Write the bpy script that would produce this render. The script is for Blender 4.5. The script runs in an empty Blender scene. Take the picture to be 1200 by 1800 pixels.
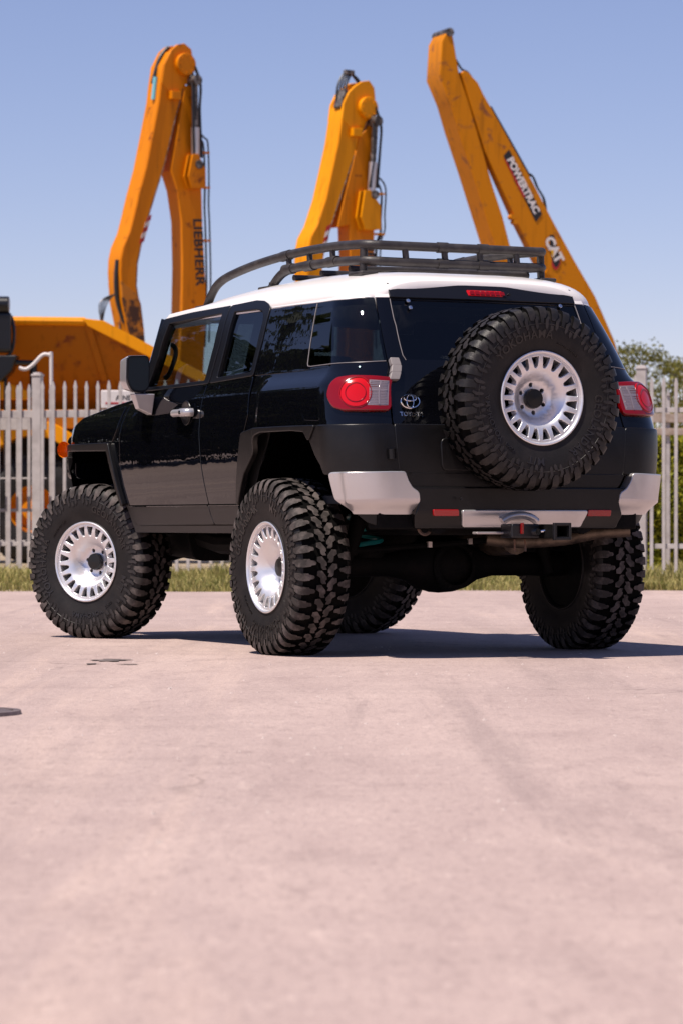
import bpy, bmesh, math, random
from mathutils import Vector, Matrix
R = math.radians
random.seed(7)
scene = bpy.context.scene
COL = scene.collection

# ------------------------------------------------------------------ camera
cam_d = bpy.data.cameras.new('camera')
cam = bpy.data.objects.new('camera', cam_d); COL.objects.link(cam)
cam_d.sensor_fit = 'VERTICAL'; cam_d.sensor_height = 36.0; cam_d.sensor_width = 24.0
cam_d.lens = 36.0 * 5446.0 / 1800.0
cam.location = (0, 0, .68); cam.rotation_euler = (R(90.0 + .2104), 0, 0)
cam_d.clip_start = .1; cam_d.clip_end = 3000
cam_d.dof.use_dof = True; cam_d.dof.focus_distance = 15.6; cam_d.dof.aperture_fstop = 6.3
scene.camera = cam
# ------------------------------------------------------------------ sun and sky
CAR_YAW = R(26.15); CAR_AT = (.512, 16.44, 0)
ca, sa = math.cos(CAR_YAW), math.sin(CAR_YAW)
_sx, _sy, _sz = -.46, -.13, 1.0                       # towards the sun, in the vehicle's axes
TO_SUN = Vector((ca*_sx - sa*_sy, sa*_sx + ca*_sy, _sz)).normalized()
SUN_EL = math.asin(TO_SUN.z); SUN_AZ = math.atan2(TO_SUN.x, TO_SUN.y)
world = bpy.data.worlds.new('World'); scene.world = world; world.use_nodes = True
wn = world.node_tree.nodes; wl = world.node_tree.links
for n in list(wn): wn.remove(n)
w_out = wn.new('ShaderNodeOutputWorld'); w_bg = wn.new('ShaderNodeBackground')
w_sky = wn.new('ShaderNodeTexSky'); w_sky.sky_type = 'NISHITA'; w_sky.sun_disc = False
w_sky.sun_elevation = SUN_EL; w_sky.sun_rotation = SUN_AZ
w_sky.altitude = 600; w_sky.air_density = .95; w_sky.dust_density = .10; w_sky.ozone_density = 2.6
w_tint = wn.new('ShaderNodeMix'); w_tint.data_type = 'RGBA'; w_tint.blend_type = 'MULTIPLY'
w_tint.inputs[0].default_value = 1.0; w_tint.inputs[7].default_value = (1.15, .955, 1.08, 1)
wl.new(w_sky.outputs[0], w_tint.inputs[6]); wl.new(w_tint.outputs[2], w_bg.inputs[0])
w_bg.inputs[1].default_value = .088
wl.new(w_bg.outputs[0], w_out.inputs[0])
sun_d = bpy.data.lights.new('sun', 'SUN'); sun_d.energy = 5.0; sun_d.angle = R(.53); sun_d.color = (1.0, .90, .80)
sun = bpy.data.objects.new('sun', sun_d); COL.objects.link(sun)
sun.rotation_euler = TO_SUN.to_track_quat('Z', 'Y').to_euler(); sun.location = (-10, -10, 30)
vs = scene.view_settings
vs.view_transform = 'Standard'; vs.look = 'None'; vs.exposure = .28; vs.gamma = 1.0; vs.use_curve_mapping = False
scene.cycles.max_bounces = 8; scene.cycles.transparent_max_bounces = 16; scene.cycles.use_denoising = True
scene.cycles.sample_clamp_indirect = 6.0; scene.cycles.caustics_reflective = False; scene.cycles.caustics_refractive = False

# ------------------------------------------------------------------ materials
MATS = {}
def principled(name, col, rough=.5, metal=0., spec=.5, coat=0., coat_r=.03):
    m = bpy.data.materials.new(name); m.use_nodes = True
    b = m.node_tree.nodes['Principled BSDF']
    b.inputs['Base Color'].default_value = (*col, 1); b.inputs['Roughness'].default_value = rough
    b.inputs['Metallic'].default_value = metal; b.inputs['Specular IOR Level'].default_value = spec
    b.inputs['Coat Weight'].default_value = coat; b.inputs['Coat Roughness'].default_value = coat_r
    MATS[name] = m
    return m
def nd(m, typ, **kw):
    n = m.node_tree.nodes.new(typ)
    for k, v in kw.items(): setattr(n, k, v)
    return n
def lk(m, a, b): m.node_tree.links.new(a, b)
def bs(m): return m.node_tree.nodes['Principled BSDF']
def ramp(m, fac, stops):
    r = nd(m, 'ShaderNodeValToRGB'); e = r.color_ramp.elements
    while len(e) < len(stops): e.new(.5)
    for i, (p, c) in enumerate(stops):
        e[i].position = p; e[i].color = (*c, 1) if len(c) == 3 else c
    lk(m, fac, r.inputs[0]); return r.outputs[0]
def noise(m, scale, detail=4, rough=.55, vec=None, dist=0.):
    n = nd(m, 'ShaderNodeTexNoise'); n.inputs['Scale'].default_value = scale; n.inputs['Detail'].default_value = detail
    n.inputs['Roughness'].default_value = rough; n.inputs['Distortion'].default_value = dist
    if vec is not None: lk(m, vec, n.inputs['Vector'])
    return n.outputs['Fac']
def coords(m, scale=(1, 1, 1), which='Object'):
    t = nd(m, 'ShaderNodeTexCoord'); mp = nd(m, 'ShaderNodeMapping'); mp.inputs['Scale'].default_value = scale
    lk(m, t.outputs[which], mp.inputs['Vector']); return mp.outputs[0]
def mixc(m, fac, a, b, mode='MIX'):
    x = nd(m, 'ShaderNodeMix', data_type='RGBA', blend_type=mode)
    for s, v in ((0, fac), (6, a), (7, b)):
        if hasattr(v, 'is_output'): lk(m, v, x.inputs[s])
        elif s == 0: x.inputs[0].default_value = v
        else: x.inputs[s].default_value = (*v, 1)
    return x.outputs[2]
def bump(m, h, strength=.3, dist=.02):
    b = nd(m, 'ShaderNodeBump'); b.inputs['Strength'].default_value = strength; b.inputs['Distance'].default_value = dist
    lk(m, h, b.inputs['Height']); lk(m, b.outputs[0], bs(m).inputs['Normal'])
def worn(name, col, col2, rough, scale=6., metal=0., thr=(.45, .62), bmp=.0, coat=0., spec=.5):
    m = principled(name, col, rough, metal, spec, coat); v = coords(m)
    f = ramp(m, noise(m, scale, 6, .6, v), [(thr[0], (0, 0, 0)), (thr[1], (1, 1, 1))])
    lk(m, mixc(m, f, col, col2), bs(m).inputs['Base Color'])
    if bmp: bump(m, noise(m, scale*12, 4, .6, v), bmp, .01)
    return m

# vehicle
M_PAINT = principled('black_paint', (.002, .0022, .0035), .4, 0, .0, 1.0, .012)
def _orange_peel():
    v = coords(M_PAINT); b = nd(M_PAINT, 'ShaderNodeBump'); b.inputs['Strength'].default_value = .03; b.inputs['Distance'].default_value = .02
    lk(M_PAINT, noise(M_PAINT, 9, 2, .5, v), b.inputs['Height']); lk(M_PAINT, b.outputs[0], bs(M_PAINT).inputs['Coat Normal'])
_orange_peel()
M_WHITE = principled('white_paint', (.80, .765, .745), .35, 0, .5, .6, .08)
M_CLAD = worn('black_plastic', (.004, .0036, .004), (.0068, .006, .0064), .36, 5, bmp=.05, spec=.38)
M_TRIM = principled('satin_black_trim', (.006, .006, .008), .30)
M_RACK = worn('rack_powder_coat', (.026, .022, .022), (.045, .039, .037), .48, 14, bmp=.15)
M_SILVER = worn('silver_paint', (.60, .58, .58), (.53, .51, .51), .30, 3, metal=.65, coat=.3)
M_CHROME = principled('chrome', (.82, .82, .84), .08, 1)
M_DARKIN = principled('dark_interior', (.014, .014, .016), .7)
M_HEAD = principled('grey_headliner', (.55, .53, .51), .7)
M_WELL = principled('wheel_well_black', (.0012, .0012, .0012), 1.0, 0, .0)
M_SEAT = worn('grey_seat_fabric', (.06, .06, .065), (.085, .085, .09), .85, 30)
M_UNDER = worn('underbody_metal', (.003, .003, .003), (.006, .005, .005), .7, 9, bmp=.2, spec=.1)
M_EXH = worn('exhaust_steel', (.16, .12, .09), (.06, .045, .035), .5, 12, metal=.7)
M_TEAL = principled('teal_spring', (.01, .22, .22), .35)
M_RUST = worn('rusty_steel', (.09, .06, .05), (.16, .08, .045), .7, 25, metal=.3)
M_ORANGE = principled('amber_lens', (1.0, .27, .006), .35, 0, .5, .2)
M_HINGE = principled('hinge_grey', (.26, .235, .23), .45)
M_SEAL = principled('seal_highlight_grey', (.22, .20, .20), .35)
M_RED = principled('red_lens', (.20, .001, .003), .12, 0, .4, .5)
M_REDB = principled('bright_red_lens', (.55, .003, .005), .12, 0, .4, .5)
M_CLEAR = principled('clear_lens', (.40, .32, .32), .12, .5, .5, .8)
M_REDR = principled('red_reflector', (.34, .006, .008), .2, 0, .5, .6)

def tinted(name, tint, refl=1.0):
    m = bpy.data.materials.new(name); m.use_nodes = True; n = m.node_tree.nodes
    for k in list(n): n.remove(k)
    o = n.new('ShaderNodeOutputMaterial'); t = n.new('ShaderNodeBsdfTransparent'); g = n.new('ShaderNodeBsdfGlossy')
    t.inputs[0].default_value = (*tint, 1); g.inputs['Roughness'].default_value = .0; g.inputs[0].default_value = (refl, refl, refl, 1)
    fr = n.new('ShaderNodeFresnel'); fr.inputs[0].default_value = 1.5
    x = n.new('ShaderNodeMixShader'); L = m.node_tree.links
    L.new(fr.outputs[0], x.inputs[0]); L.new(t.outputs[0], x.inputs[1]); L.new(g.outputs[0], x.inputs[2]); L.new(x.outputs[0], o.inputs[0])
    return m
M_GLASS = tinted('door_glass', (.62, .68, .70))
M_GLASSD = tinted('privacy_glass', (.045, .055, .06))
M_SHIELD = tinted('windscreen_glass', (.72, .78, .78))

# tyres and wheels
M_RUB = worn('tyre_rubber', (.0075, .006, .0056), (.015, .012, .011), .58, 7, bmp=.12, spec=.35)
M_GROOVE = principled('tread_groove', (.0025, .0022, .002), .9, 0, .1)
M_TREAD = worn('dusty_tread', (.036, .030, .0275), (.11, .091, .084), .7, 16, bmp=.25, spec=.3)
M_TREAD2 = worn('clean_tread', (.010, .0085, .008), (.026, .021, .019), .45, 16, bmp=.25, spec=.4)
M_SIDE = worn('sidewall_lug', (.016, .013, .012), (.034, .028, .026), .5, 11, bmp=.1, spec=.45)
M_LET = principled('raised_letters', (.020, .0165, .0155), .36)
def _alloy():
    m = principled('machined_alloy', (.84, .83, .84), .36, .72)
    v = coords(m); s = nd(m, 'ShaderNodeSeparateXYZ'); lk(m, v, s.inputs[0])
    c = nd(m, 'ShaderNodeCombineXYZ'); lk(m, s.outputs[1], c.inputs[0]); lk(m, s.outputs[2], c.inputs[1])
    ln = nd(m, 'ShaderNodeVectorMath', operation='LENGTH'); lk(m, c.outputs[0], ln.inputs[0])
    c2 = nd(m, 'ShaderNodeCombineXYZ'); lk(m, ln.outputs['Value'], c2.inputs[0])
    f = noise(m, 900, 2, .5, c2.outputs[0]); bump(m, f, .10, .001)
    lk(m, ramp(m, f, [(.3, (.28, .28, .28)), (.7, (.40, .40, .40))]), bs(m).inputs['Roughness'])
    return m
M_ALLOY = _alloy()
M_CAP = principled('black_hub_cap', (.003, .003, .003), .3)
M_BRAKE = worn('brake_steel', (.20, .19, .185), (.12, .10, .09), .45, 20, metal=.8)

# background machines
def mach(name, col, rust, thr):
    m = principled(name, col, .5, 0, .2, .0); v = coords(m)
    f1 = ramp(m, noise(m, 2.2, 8, .68, v, .4), [(thr, (0, 0, 0)), (thr+.09, (1, 1, 1))])
    v2 = coords(m, (7, 7, .5)); f2 = ramp(m, noise(m, 1.0, 5, .6, v2), [(.54, (0, 0, 0)), (.72, (.6, .6, .6))])
    c = mixc(m, f1, col, rust); c = mixc(m, f2, c, tuple(.45*k for k in col)); lk(m, c, bs(m).inputs['Base Color'])
    return m
M_YEL = mach('machine_yellow', (.66, .200, .0), (.22, .05, .010), .60)
M_YELT = mach('shaded_ochre', (.40, .128, .003), (.20, .05, .012), .58)  # truck sides: their shade is put into this darker yellow
M_YELB = mach('machine_bright_yellow', (.78, .285, .0), (.30, .08, .015), .68)
M_YELC = mach('machine_ochre', (.60, .200, .0), (.26, .085, .03), .57)
M_RUSTY = mach('rusted_yellow', (.55, .19, .02), (.075, .035, .022), .44)
M_BLK = principled('black_hose', (.015, .014, .015), .45)
M_GREASE = worn('greasy_steel', (.05, .04, .035), (.25, .22, .20), .45, 9, metal=.4)
M_ROD = principled('cylinder_rod', (.55, .50, .48), .3, .6)
M_DECALK = principled('decal_black', (.012, .010, .012), .5)
M_DECALW = principled('decal_white', (.76, .70, .68), .5)
M_DECALR = principled('decal_red', (.45, .012, .015), .5)
M_DECALY = principled('decal_yellow', (.75, .40, .02), .5)
M_BLUE = principled('blue_tape', (.16, .45, .55), .6)
M_CABGL = principled('cab_glass', (.02, .025, .03), .08, 0, .6)
M_TRACK = worn('track_steel', (.05, .042, .036), (.09, .06, .04), .75, 10, metal=.2)

# place
M_GALV = worn('painted_steel_fence', (.50, .455, .445), (.40, .36, .35), .5, 4, bmp=.05)
M_PVC = principled('white_pipe', (.72, .66, .63), .5)
M_WOOD = worn('weathered_board', (.42, .33, .27), (.30, .22, .17), .8, 8, bmp=.2)

def foliage(name, a, b):
    m = principled(name, a, .6, 0, .25); oi = nd(m, 'ShaderNodeNewGeometry')
    c = ramp(m, oi.outputs['Random Per Island'], [(0, a), (1, b)]); lk(m, c, bs(m).inputs['Base Color'])
    out = [n for n in m.node_tree.nodes if n.type == 'OUTPUT_MATERIAL'][0]
    tr = nd(m, 'ShaderNodeBsdfTranslucent'); lk(m, c, tr.inputs[0]); mx = nd(m, 'ShaderNodeMixShader'); mx.inputs[0].default_value = .35
    lk(m, bs(m).outputs[0], mx.inputs[1]); lk(m, tr.outputs[0], mx.inputs[2]); lk(m, mx.outputs[0], out.inputs[0])
    return m
M_LEAF = foliage('tree_leaves', (.10, .115, .022), (.26, .235, .06))
M_LEAFD = foliage('dark_tree_leaves', (.022, .036, .012), (.055, .070, .022))
M_HEDGE = foliage('hedge_leaves', (.12, .15, .014), (.46, .42, .035))
M_GRASS = foliage('grass_blades', (.150, .165, .035), (.50, .42, .17))
M_BARK = worn('bark', (.09, .07, .055), (.05, .038, .03), .9, 12, bmp=.4)
M_HEDGEIN = principled('hedge_core', (.030, .034, .012), .9)

def _ground():
    m = principled('dusty_pavement', (.4, .33, .31), .9, 0, .2)
    v = coords(m); vl = coords(m, (1.0, .34, 1)); vd = nd(m, 'ShaderNodeMapping'); tc = nd(m, 'ShaderNodeTexCoord')
    vd.inputs['Rotation'].default_value = (0, 0, R(24)); vd.inputs['Scale'].default_value = (1.5, .10, 1); lk(m, tc.outputs['Object'], vd.inputs[0])
    ve = nd(m, 'ShaderNodeMapping'); ve.inputs['Rotation'].default_value = (0, 0, R(-52)); ve.inputs['Scale'].default_value = (2.2, .12, 1); lk(m, tc.outputs['Object'], ve.inputs[0])
    big = noise(m, .35, 5, .62, vl, .4); mid = noise(m, 1.9, 8, .68, vl, .3); sml = noise(m, 9, 6, .7, vl); grit = noise(m, 42, 4, .75, vl); fine = noise(m, 150, 3, .7, v)
    swirl = noise(m, 1.0, 6, .66, vd.outputs[0], .6); scuff = noise(m, 1.0, 6, .66, ve.outputs[0], .6)
    c = ramp(m, big, [(.30, (.385, .292, .268)), (.50, (.438, .334, .306)), (.70, (.500, .384, .346))])
    c = mixc(m, ramp(m, mid, [(.30, (.50, .50, .50)), (.50, (0, 0, 0))]), c, (.335, .248, .232))
    c = mixc(m, ramp(m, mid, [(.54, (0, 0, 0)), (.74, (.45, .45, .45))]), c, (.590, .460, .410))
    c = mixc(m, ramp(m, swirl, [(.55, (0, 0, 0)), (.72, (.50, .50, .50))]), c, (.640, .480, .400))
    c = mixc(m, ramp(m, scuff, [(.54, (0, 0, 0)), (.68, (.60, .60, .60))]), c, (.300, .228, .214))
    vs_ = coords(m, (.16, 1.5, 1)); streak = noise(m, 1.3, 7, .66, vs_, .5)
    c = mixc(m, ramp(m, streak, [(.54, (0, 0, 0)), (.72, (.34, .34, .34))]), c, (.290, .222, .208))
    c = mixc(m, ramp(m, streak, [(.28, (.22, .22, .22)), (.42, (0, 0, 0))]), c, (.560, .440, .400))
    c = mixc(m, ramp(m, sml, [(.30, (.55, .55, .55)), (.46, (0, 0, 0))]), c, (.290, .215, .200))
    c = mixc(m, ramp(m, sml, [(.58, (0, 0, 0)), (.74, (.45, .45, .45))]), c, (.660, .520, .460))
    c = mixc(m, ramp(m, grit, [(.30, (.60, .60, .60)), (.47, (0, 0, 0))]), c, (.250, .190, .178))
    c = mixc(m, ramp(m, grit, [(.60, (0, 0, 0)), (.72, (.50, .50, .50))]), c, (.700, .570, .510))
    c = mixc(m, ramp(m, fine, [(.32, (.5, .5, .5)), (.46, (0, 0, 0))]), c, (.24, .185, .175))
    vo = nd(m, 'ShaderNodeTexVoronoi', feature='DISTANCE_TO_EDGE'); vo.inputs['Scale'].default_value = .30
    wv = nd(m, 'ShaderNodeVectorMath', operation='ADD'); wn_ = nd(m, 'ShaderNodeTexNoise'); wn_.inputs['Scale'].default_value = 1.9; wn_.inputs['Detail'].default_value = 8
    lk(m, v, wn_.inputs['Vector']); lk(m, v, wv.inputs[0]); lk(m, wn_.outputs['Color'], wv.inputs[1]); lk(m, wv.outputs[0], vo.inputs['Vector'])
    gate = ramp(m, noise(m, .45, 3, .5, v), [(.50, (0, 0, 0)), (.60, (.55, .55, .55))])
    crack = ramp(m, vo.outputs['Distance'], [(.0, (1, 1, 1)), (.008, (0, 0, 0))])
    c = mixc(m, mixc(m, 1.0, crack, gate, 'MULTIPLY'), c, (.17, .130, .120))
    lk(m, c, bs(m).inputs['Base Color'])
    h1 = nd(m, 'ShaderNodeMath', operation='ADD'); lk(m, grit, h1.inputs[0]); lk(m, sml, h1.inputs[1])
    h2 = nd(m, 'ShaderNodeMath', operation='MULTIPLY_ADD'); lk(m, mid, h2.inputs[0]); h2.inputs[1].default_value = 1.5; lk(m, h1.outputs[0], h2.inputs[2])
    bump(m, h2.outputs[0], .55, .012)
    return m
M_PAVE = _ground()
def _soil():
    m = principled('sandy_soil', (.3, .25, .2), .95, 0, .1); v = coords(m)
    c = ramp(m, noise(m, .9, 6, .65, v), [(.35, (.24, .19, .12)), (.52, (.34, .27, .19)), (.68, (.46, .37, .30))])
    lk(m, c, bs(m).inputs['Base Color']); bump(m, noise(m, 12, 5, .7, v), .5, .03); return m
M_SOIL = _soil()
M_IRON = worn('cast_iron', (.16, .125, .12), (.26, .20, .19), .6, 12, metal=.4, bmp=.3)
M_TAR = worn('dark_pit', (.10, .08, .075), (.20, .16, .15), .95, 15, bmp=.4)

# ------------------------------------------------------------------ mesh helpers
def link(name, me, mat, parent=None):
    o = bpy.data.objects.new(name, me); COL.objects.link(o)
    if mat is not None and not me.materials:
        for k in (mat if isinstance(mat, (list, tuple)) else [mat]): me.materials.append(k)
    if parent: o.parent = parent
    return o
def empty(name, loc=(0, 0, 0), rot=(0, 0, 0), parent=None):
    o = bpy.data.objects.new(name, None); COL.objects.link(o); o.location = loc; o.rotation_euler = rot
    o.empty_display_size = .1
    if parent: o.parent = parent
    return o
def tag(o, label=None, cat=None, group=None, kind=None):
    if label: o['label'] = label
    if cat: o['category'] = cat
    if group: o['group'] = group
    if kind: o['kind'] = kind
    return o
class MB:
    """collects shapes for one mesh object"""
    def __init__(s): s.v = []; s.f = []; s.m = []
    def add(s, V, F, mi=0):
        b = len(s.v); s.v += [tuple(p) for p in V]; s.f += [tuple(b+i for i in q) for q in F]; s.m += [mi]*len(F); return s
    def build(s, name, mat, parent=None, sharp=40, bevel=0, seg=2):
        me = bpy.data.meshes.new(name); me.from_pydata(s.v, [], s.f)
        if any(s.m): me.polygons.foreach_set('material_index', s.m)
        bm = bmesh.new(); bm.from_mesh(me); bmesh.ops.recalc_face_normals(bm, faces=bm.faces)
        bm.to_mesh(me); bm.free()
        me.polygons.foreach_set('use_smooth', [True]*len(me.polygons)); me.set_sharp_from_angle(angle=R(sharp))
        o = link(name, me, mat, parent)
        if bevel:
            md = o.modifiers.new('bevel', 'BEVEL'); md.width = bevel; md.segments = seg; md.limit_method = 'ANGLE'
            md.angle_limit = R(35); md.harden_normals = True
        return o
    def box(s, c, d, rz=0, rx=0, ry=0, mi=0):
        M = Matrix.Translation(c) @ Matrix.Rotation(rz, 4, 'Z') @ Matrix.Rotation(ry, 4, 'Y') @ Matrix.Rotation(rx, 4, 'X')
        V = [M @ Vector((x*d[0]/2, y*d[1]/2, z*d[2]/2)) for x in (-1, 1) for y in (-1, 1) for z in (-1, 1)]
        return s.add(V, [(0, 1, 3, 2), (4, 6, 7, 5), (0, 4, 5, 1), (2, 3, 7, 6), (0, 2, 6, 4), (1, 5, 7, 3)], mi)
    def tube(s, pts, r, n=10, closed=False, caps=True, mi=0):
        P = [Vector(p) for p in pts]; N = len(P); rr = r if isinstance(r, (list, tuple)) else [r]*N
        T = []
        for i in range(N):
            a = P[(i-1) % N] if (closed or i > 0) else P[i]; b = P[(i+1) % N] if (closed or i < N-1) else P[i]
            T.append((b-a).normalized())
        u = T[0].orthogonal().normalized(); rings = []
        for i in range(N):
            if i: u = (T[i-1].rotation_difference(T[i]) @ u)
            u = (u - T[i]*u.dot(T[i])).normalized(); w = T[i].cross(u)
            rings.append([P[i] + (u*math.cos(2*math.pi*k/n) + w*math.sin(2*math.pi*k/n))*rr[i] for k in range(n)])
        V = [q for g in rings for q in g]; F = []
        for i in range(N if closed else N-1):
            j = (i+1) % N
            for k in range(n): F.append((i*n+k, i*n+(k+1) % n, j*n+(k+1) % n, j*n+k))
        if caps and not closed:
            F.append(tuple(range(n-1, -1, -1))); F.append(tuple((N-1)*n+k for k in range(n)))
        return s.add(V, F, mi)
    def lathe(s, prof, n=48, M=None, mi=0, caps=False):
        """prof: (axial, radius); axis is local x"""
        M = M or Matrix.Identity(4); V = []; F = []
        for x, r in prof:
            for k in range(n):
                a = 2*math.pi*k/n; V.append(M @ Vector((x, r*math.cos(a), r*math.sin(a))))
        for i in range(len(prof)-1):
            for k in range(n): F.append((i*n+k, i*n+(k+1) % n, (i+1)*n+(k+1) % n, (i+1)*n+k))
        if caps: F.append(tuple(range(n))); F.append(tuple((len(prof)-1)*n+k for k in range(n-1, -1, -1)))
        return s.add(V, F, mi)
    def prism(s, poly, h, fn, mi=0):
        """poly in 2d, fn(a,b,t) -> point, extruded for t in 0..h"""
        n = len(poly); V = [fn(a, b, 0) for a, b in poly] + [fn(a, b, h) for a, b in poly]
        bm = bmesh.new(); vv = [bm.verts.new((a, b, 0)) for a, b in poly]
        ee = [bm.edges.new((vv[i], vv[(i+1) % n])) for i in range(n)]
        bmesh.ops.triangle_fill(bm, edges=ee, use_beauty=True); bm.verts.index_update()
        F = [tuple(v.index for v in f.verts) for f in bm.faces]; bm.free()
        F += [tuple(i+n for i in reversed(q)) for q in list(F)]
        F += [(i, (i+1) % n, n+(i+1) % n, n+i) for i in range(n)]
        return s.add(V, F, mi)
def smooth_path(pts, k=6):
    P = [Vector(p) for p in pts]; out = []
    for i in range(len(P)-1):
        p0 = P[max(i-1, 0)]; p1 = P[i]; p2 = P[i+1]; p3 = P[min(i+2, len(P)-1)]
        for j in range(k):
            t = j/k
            out.append(.5*((2*p1) + (p2-p0)*t + (2*p0-5*p1+4*p2-p3)*t*t + (3*p1-p0-3*p2+p3)*t**3))
    out.append(P[-1]); return out
def round_poly(P, r, n=3):
    out = []; N = len(P)
    for i in range(N):
        a, b, c = Vector(P[i-1]), Vector(P[i]), Vector(P[(i+1) % N])
        d1 = (a-b); d2 = (c-b); l1, l2 = d1.length, d2.length
        if l1 < 1e-6 or l2 < 1e-6: continue
        q = min(r, l1*.45, l2*.45); p1 = b + d1/l1*q; p2 = b + d2/l2*q
        if abs(d1.normalized().dot(d2.normalized()) + 1) < .01: out.append(tuple(b)); continue
        for k in range(n+1):
            t = k/n; out.append(tuple(p1*(1-t)**2 + b*2*t*(1-t) + p2*t*t))
    return out
def sheet(name, outer, fn, mat, parent=None, holes=(), cuts_u=(), cuts_v=(), thick=.02, edge=.0035, flip_ok=True):
    """A panel: a filled outline in (u,v), laid on the surface fn(u,v)->(point, normal), with rolled edges and real thickness."""
    bm = bmesh.new(); ee = []
    for loop in [outer] + list(holes):
        vv = [bm.verts.new((a, b, 0)) for a, b in loop]
        ee += [bm.edges.new((vv[i], vv[(i+1) % len(vv)])) for i in range(len(vv))]
    bmesh.ops.triangle_fill(bm, edges=ee, use_beauty=True)
    for pos, no in [((u, 0, 0), (1, 0, 0)) for u in cuts_u] + [((0, v, 0), (0, 1, 0)) for v in cuts_v]:
        bmesh.ops.bisect_plane(bm, geom=bm.verts[:]+bm.edges[:]+bm.faces[:], dist=1e-5, plane_co=pos, plane_no=no)
    bmesh.ops.dissolve_degenerate(bm, dist=1e-6, edges=bm.edges[:])
    bm.verts.index_update(); P = []; Nn = []
    for v in bm.verts:
        p, n = fn(v.co.x, v.co.y); P.append(Vector(p)); Nn.append(Vector(n).normalized())
    V = list(P); NO = list(Nn); F = []
    for f in bm.faces:
        idx = [v.index for v in f.verts]
        g = (P[idx[1]]-P[idx[0]]).cross(P[idx[2]]-P[idx[0]])
        if g.dot(Nn[idx[0]]) < 0: idx.reverse()
        F.append(tuple(idx))
    O = {}
    be = [e for e in bm.edges if len(e.link_faces) == 1]
    for e in be:
        i, j = e.verts[0].index, e.verts[1].index
        cen = sum((P[v.index] for v in e.link_faces[0].verts), Vector())/len(e.link_faces[0].verts)
        d = (P[j]-P[i]).cross(Nn[i]+Nn[j])
        if d.length < 1e-9: continue
        d.normalize()
        if d.dot((P[i]+P[j])/2 - cen) < 0: d = -d
        for k in (i, j): O[k] = O.get(k, Vector()) + d
    ring = {}
    for k, d in O.items():
        d = (d - Nn[k]*d.dot(Nn[k]));  d = d.normalized() if d.length > 1e-6 else Nn[k].orthogonal()
        b = len(V); ring[k] = b
        V += [P[k] + d*edge*.7 - Nn[k]*edge*.3, P[k] + d*edge - Nn[k]*edge, P[k] + d*edge - Nn[k]*thick]
        NO += [(Nn[k]+d).normalized(), d, d]
    for e in be:
        i, j = e.verts[0].index, e.verts[1].index
        if i not in ring or j not in ring: continue
        a, b = ring[i], ring[j]
        for q in ((i, j, b, a), (a, b, b+1, a+1), (a+1, b+1, b+2, a+2)):
            g = (V[q[1]]-V[q[0]]).cross(V[q[2]]-V[q[0]])
            if g.dot(NO[q[2]]) < 0: q = tuple(reversed(q))
            F.append(q)
    bm.free()
    me = bpy.data.meshes.new(name); me.from_pydata([tuple(v) for v in V], [], F)
    me.polygons.foreach_set('use_smooth', [True]*len(me.polygons))
    me.normals_split_custom_set_from_vertices([tuple(n) for n in NO])
    return link(name, me, mat, parent)
def text_mesh(s, size=1.0, extrude=0.0, bold=0.0, spacing=1.0):
    cu = bpy.data.curves.new('t', 'FONT'); cu.body = s; cu.size = size; cu.extrude = extrude; cu.offset = bold
    cu.align_x = 'CENTER'; cu.align_y = 'CENTER'; cu.resolution_u = 3; cu.space_character = spacing
    ob = bpy.data.objects.new('t', cu); COL.objects.link(ob)
    dg = bpy.context.evaluated_depsgraph_get(); me = bpy.data.meshes.new_from_object(ob.evaluated_get(dg))
    V = [tuple(v.co) for v in me.vertices]; F = [tuple(p.vertices) for p in me.polygons]
    bpy.data.objects.remove(ob); bpy.data.curves.remove(cu); bpy.data.meshes.remove(me)
    return V, F
def lettering(name, s, fn, size, mat, parent, extrude=.0, bold=0., spacing=1.):
    V, F = text_mesh(s, size, extrude, bold, spacing)
    me = bpy.data.meshes.new(name); me.from_pydata([tuple(fn(*p)) for p in V], [], F)
    return link(name, me, mat, parent)

# ------------------------------------------------------------------ ground
def plane_grid(name, x0, x1, y0, y1, nx, ny, mat, zf):
    V = []; F = []
    for j in range(ny+1):
        for i in range(nx+1):
            x = x0+(x1-x0)*i/nx; y = y0+(y1-y0)*j/ny; V.append((x, y, zf(x, y)))
    for j in range(ny):
        for i in range(nx): a = j*(nx+1)+i; F.append((a, a+1, a+nx+2, a+nx+1))
    me = bpy.data.meshes.new(name); me.from_pydata(V, [], F); me.polygons.foreach_set('use_smooth', [True]*len(F))
    return link(name, me, mat)
g = plane_grid('ground', -900, 900, -900, 1600, 2, 2, M_SOIL, lambda x, y: -.03); tag(g, 'sandy earth behind the steel fence', 'ground', kind='structure')
def edge_y(x): return (31.2 if x > -6.5 else 31.2+min(30, (-6.5-x)*3)) + .35*math.sin(x*.8) + .2*math.sin(x*2.3+1)
def pave():
    V = []; F = []; nx = 160
    xs = [-60+110*i/nx for i in range(nx+1)]
    for x in xs: V += [(x, -45, 0), (x, edge_y(x), 0), (x, edge_y(x)+.05, -.045)]
    for i in range(nx):
        a = i*3; F += [(a, a+3, a+4, a+1), (a+1, a+4, a+5, a+2)]
    me = bpy.data.meshes.new('pavement'); me.from_pydata(V, [], F); return link('pavement', me, M_PAVE)
tag(pave(), 'pale pinkish dusty concrete yard under the vehicle', 'pavement', kind='structure')

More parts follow.
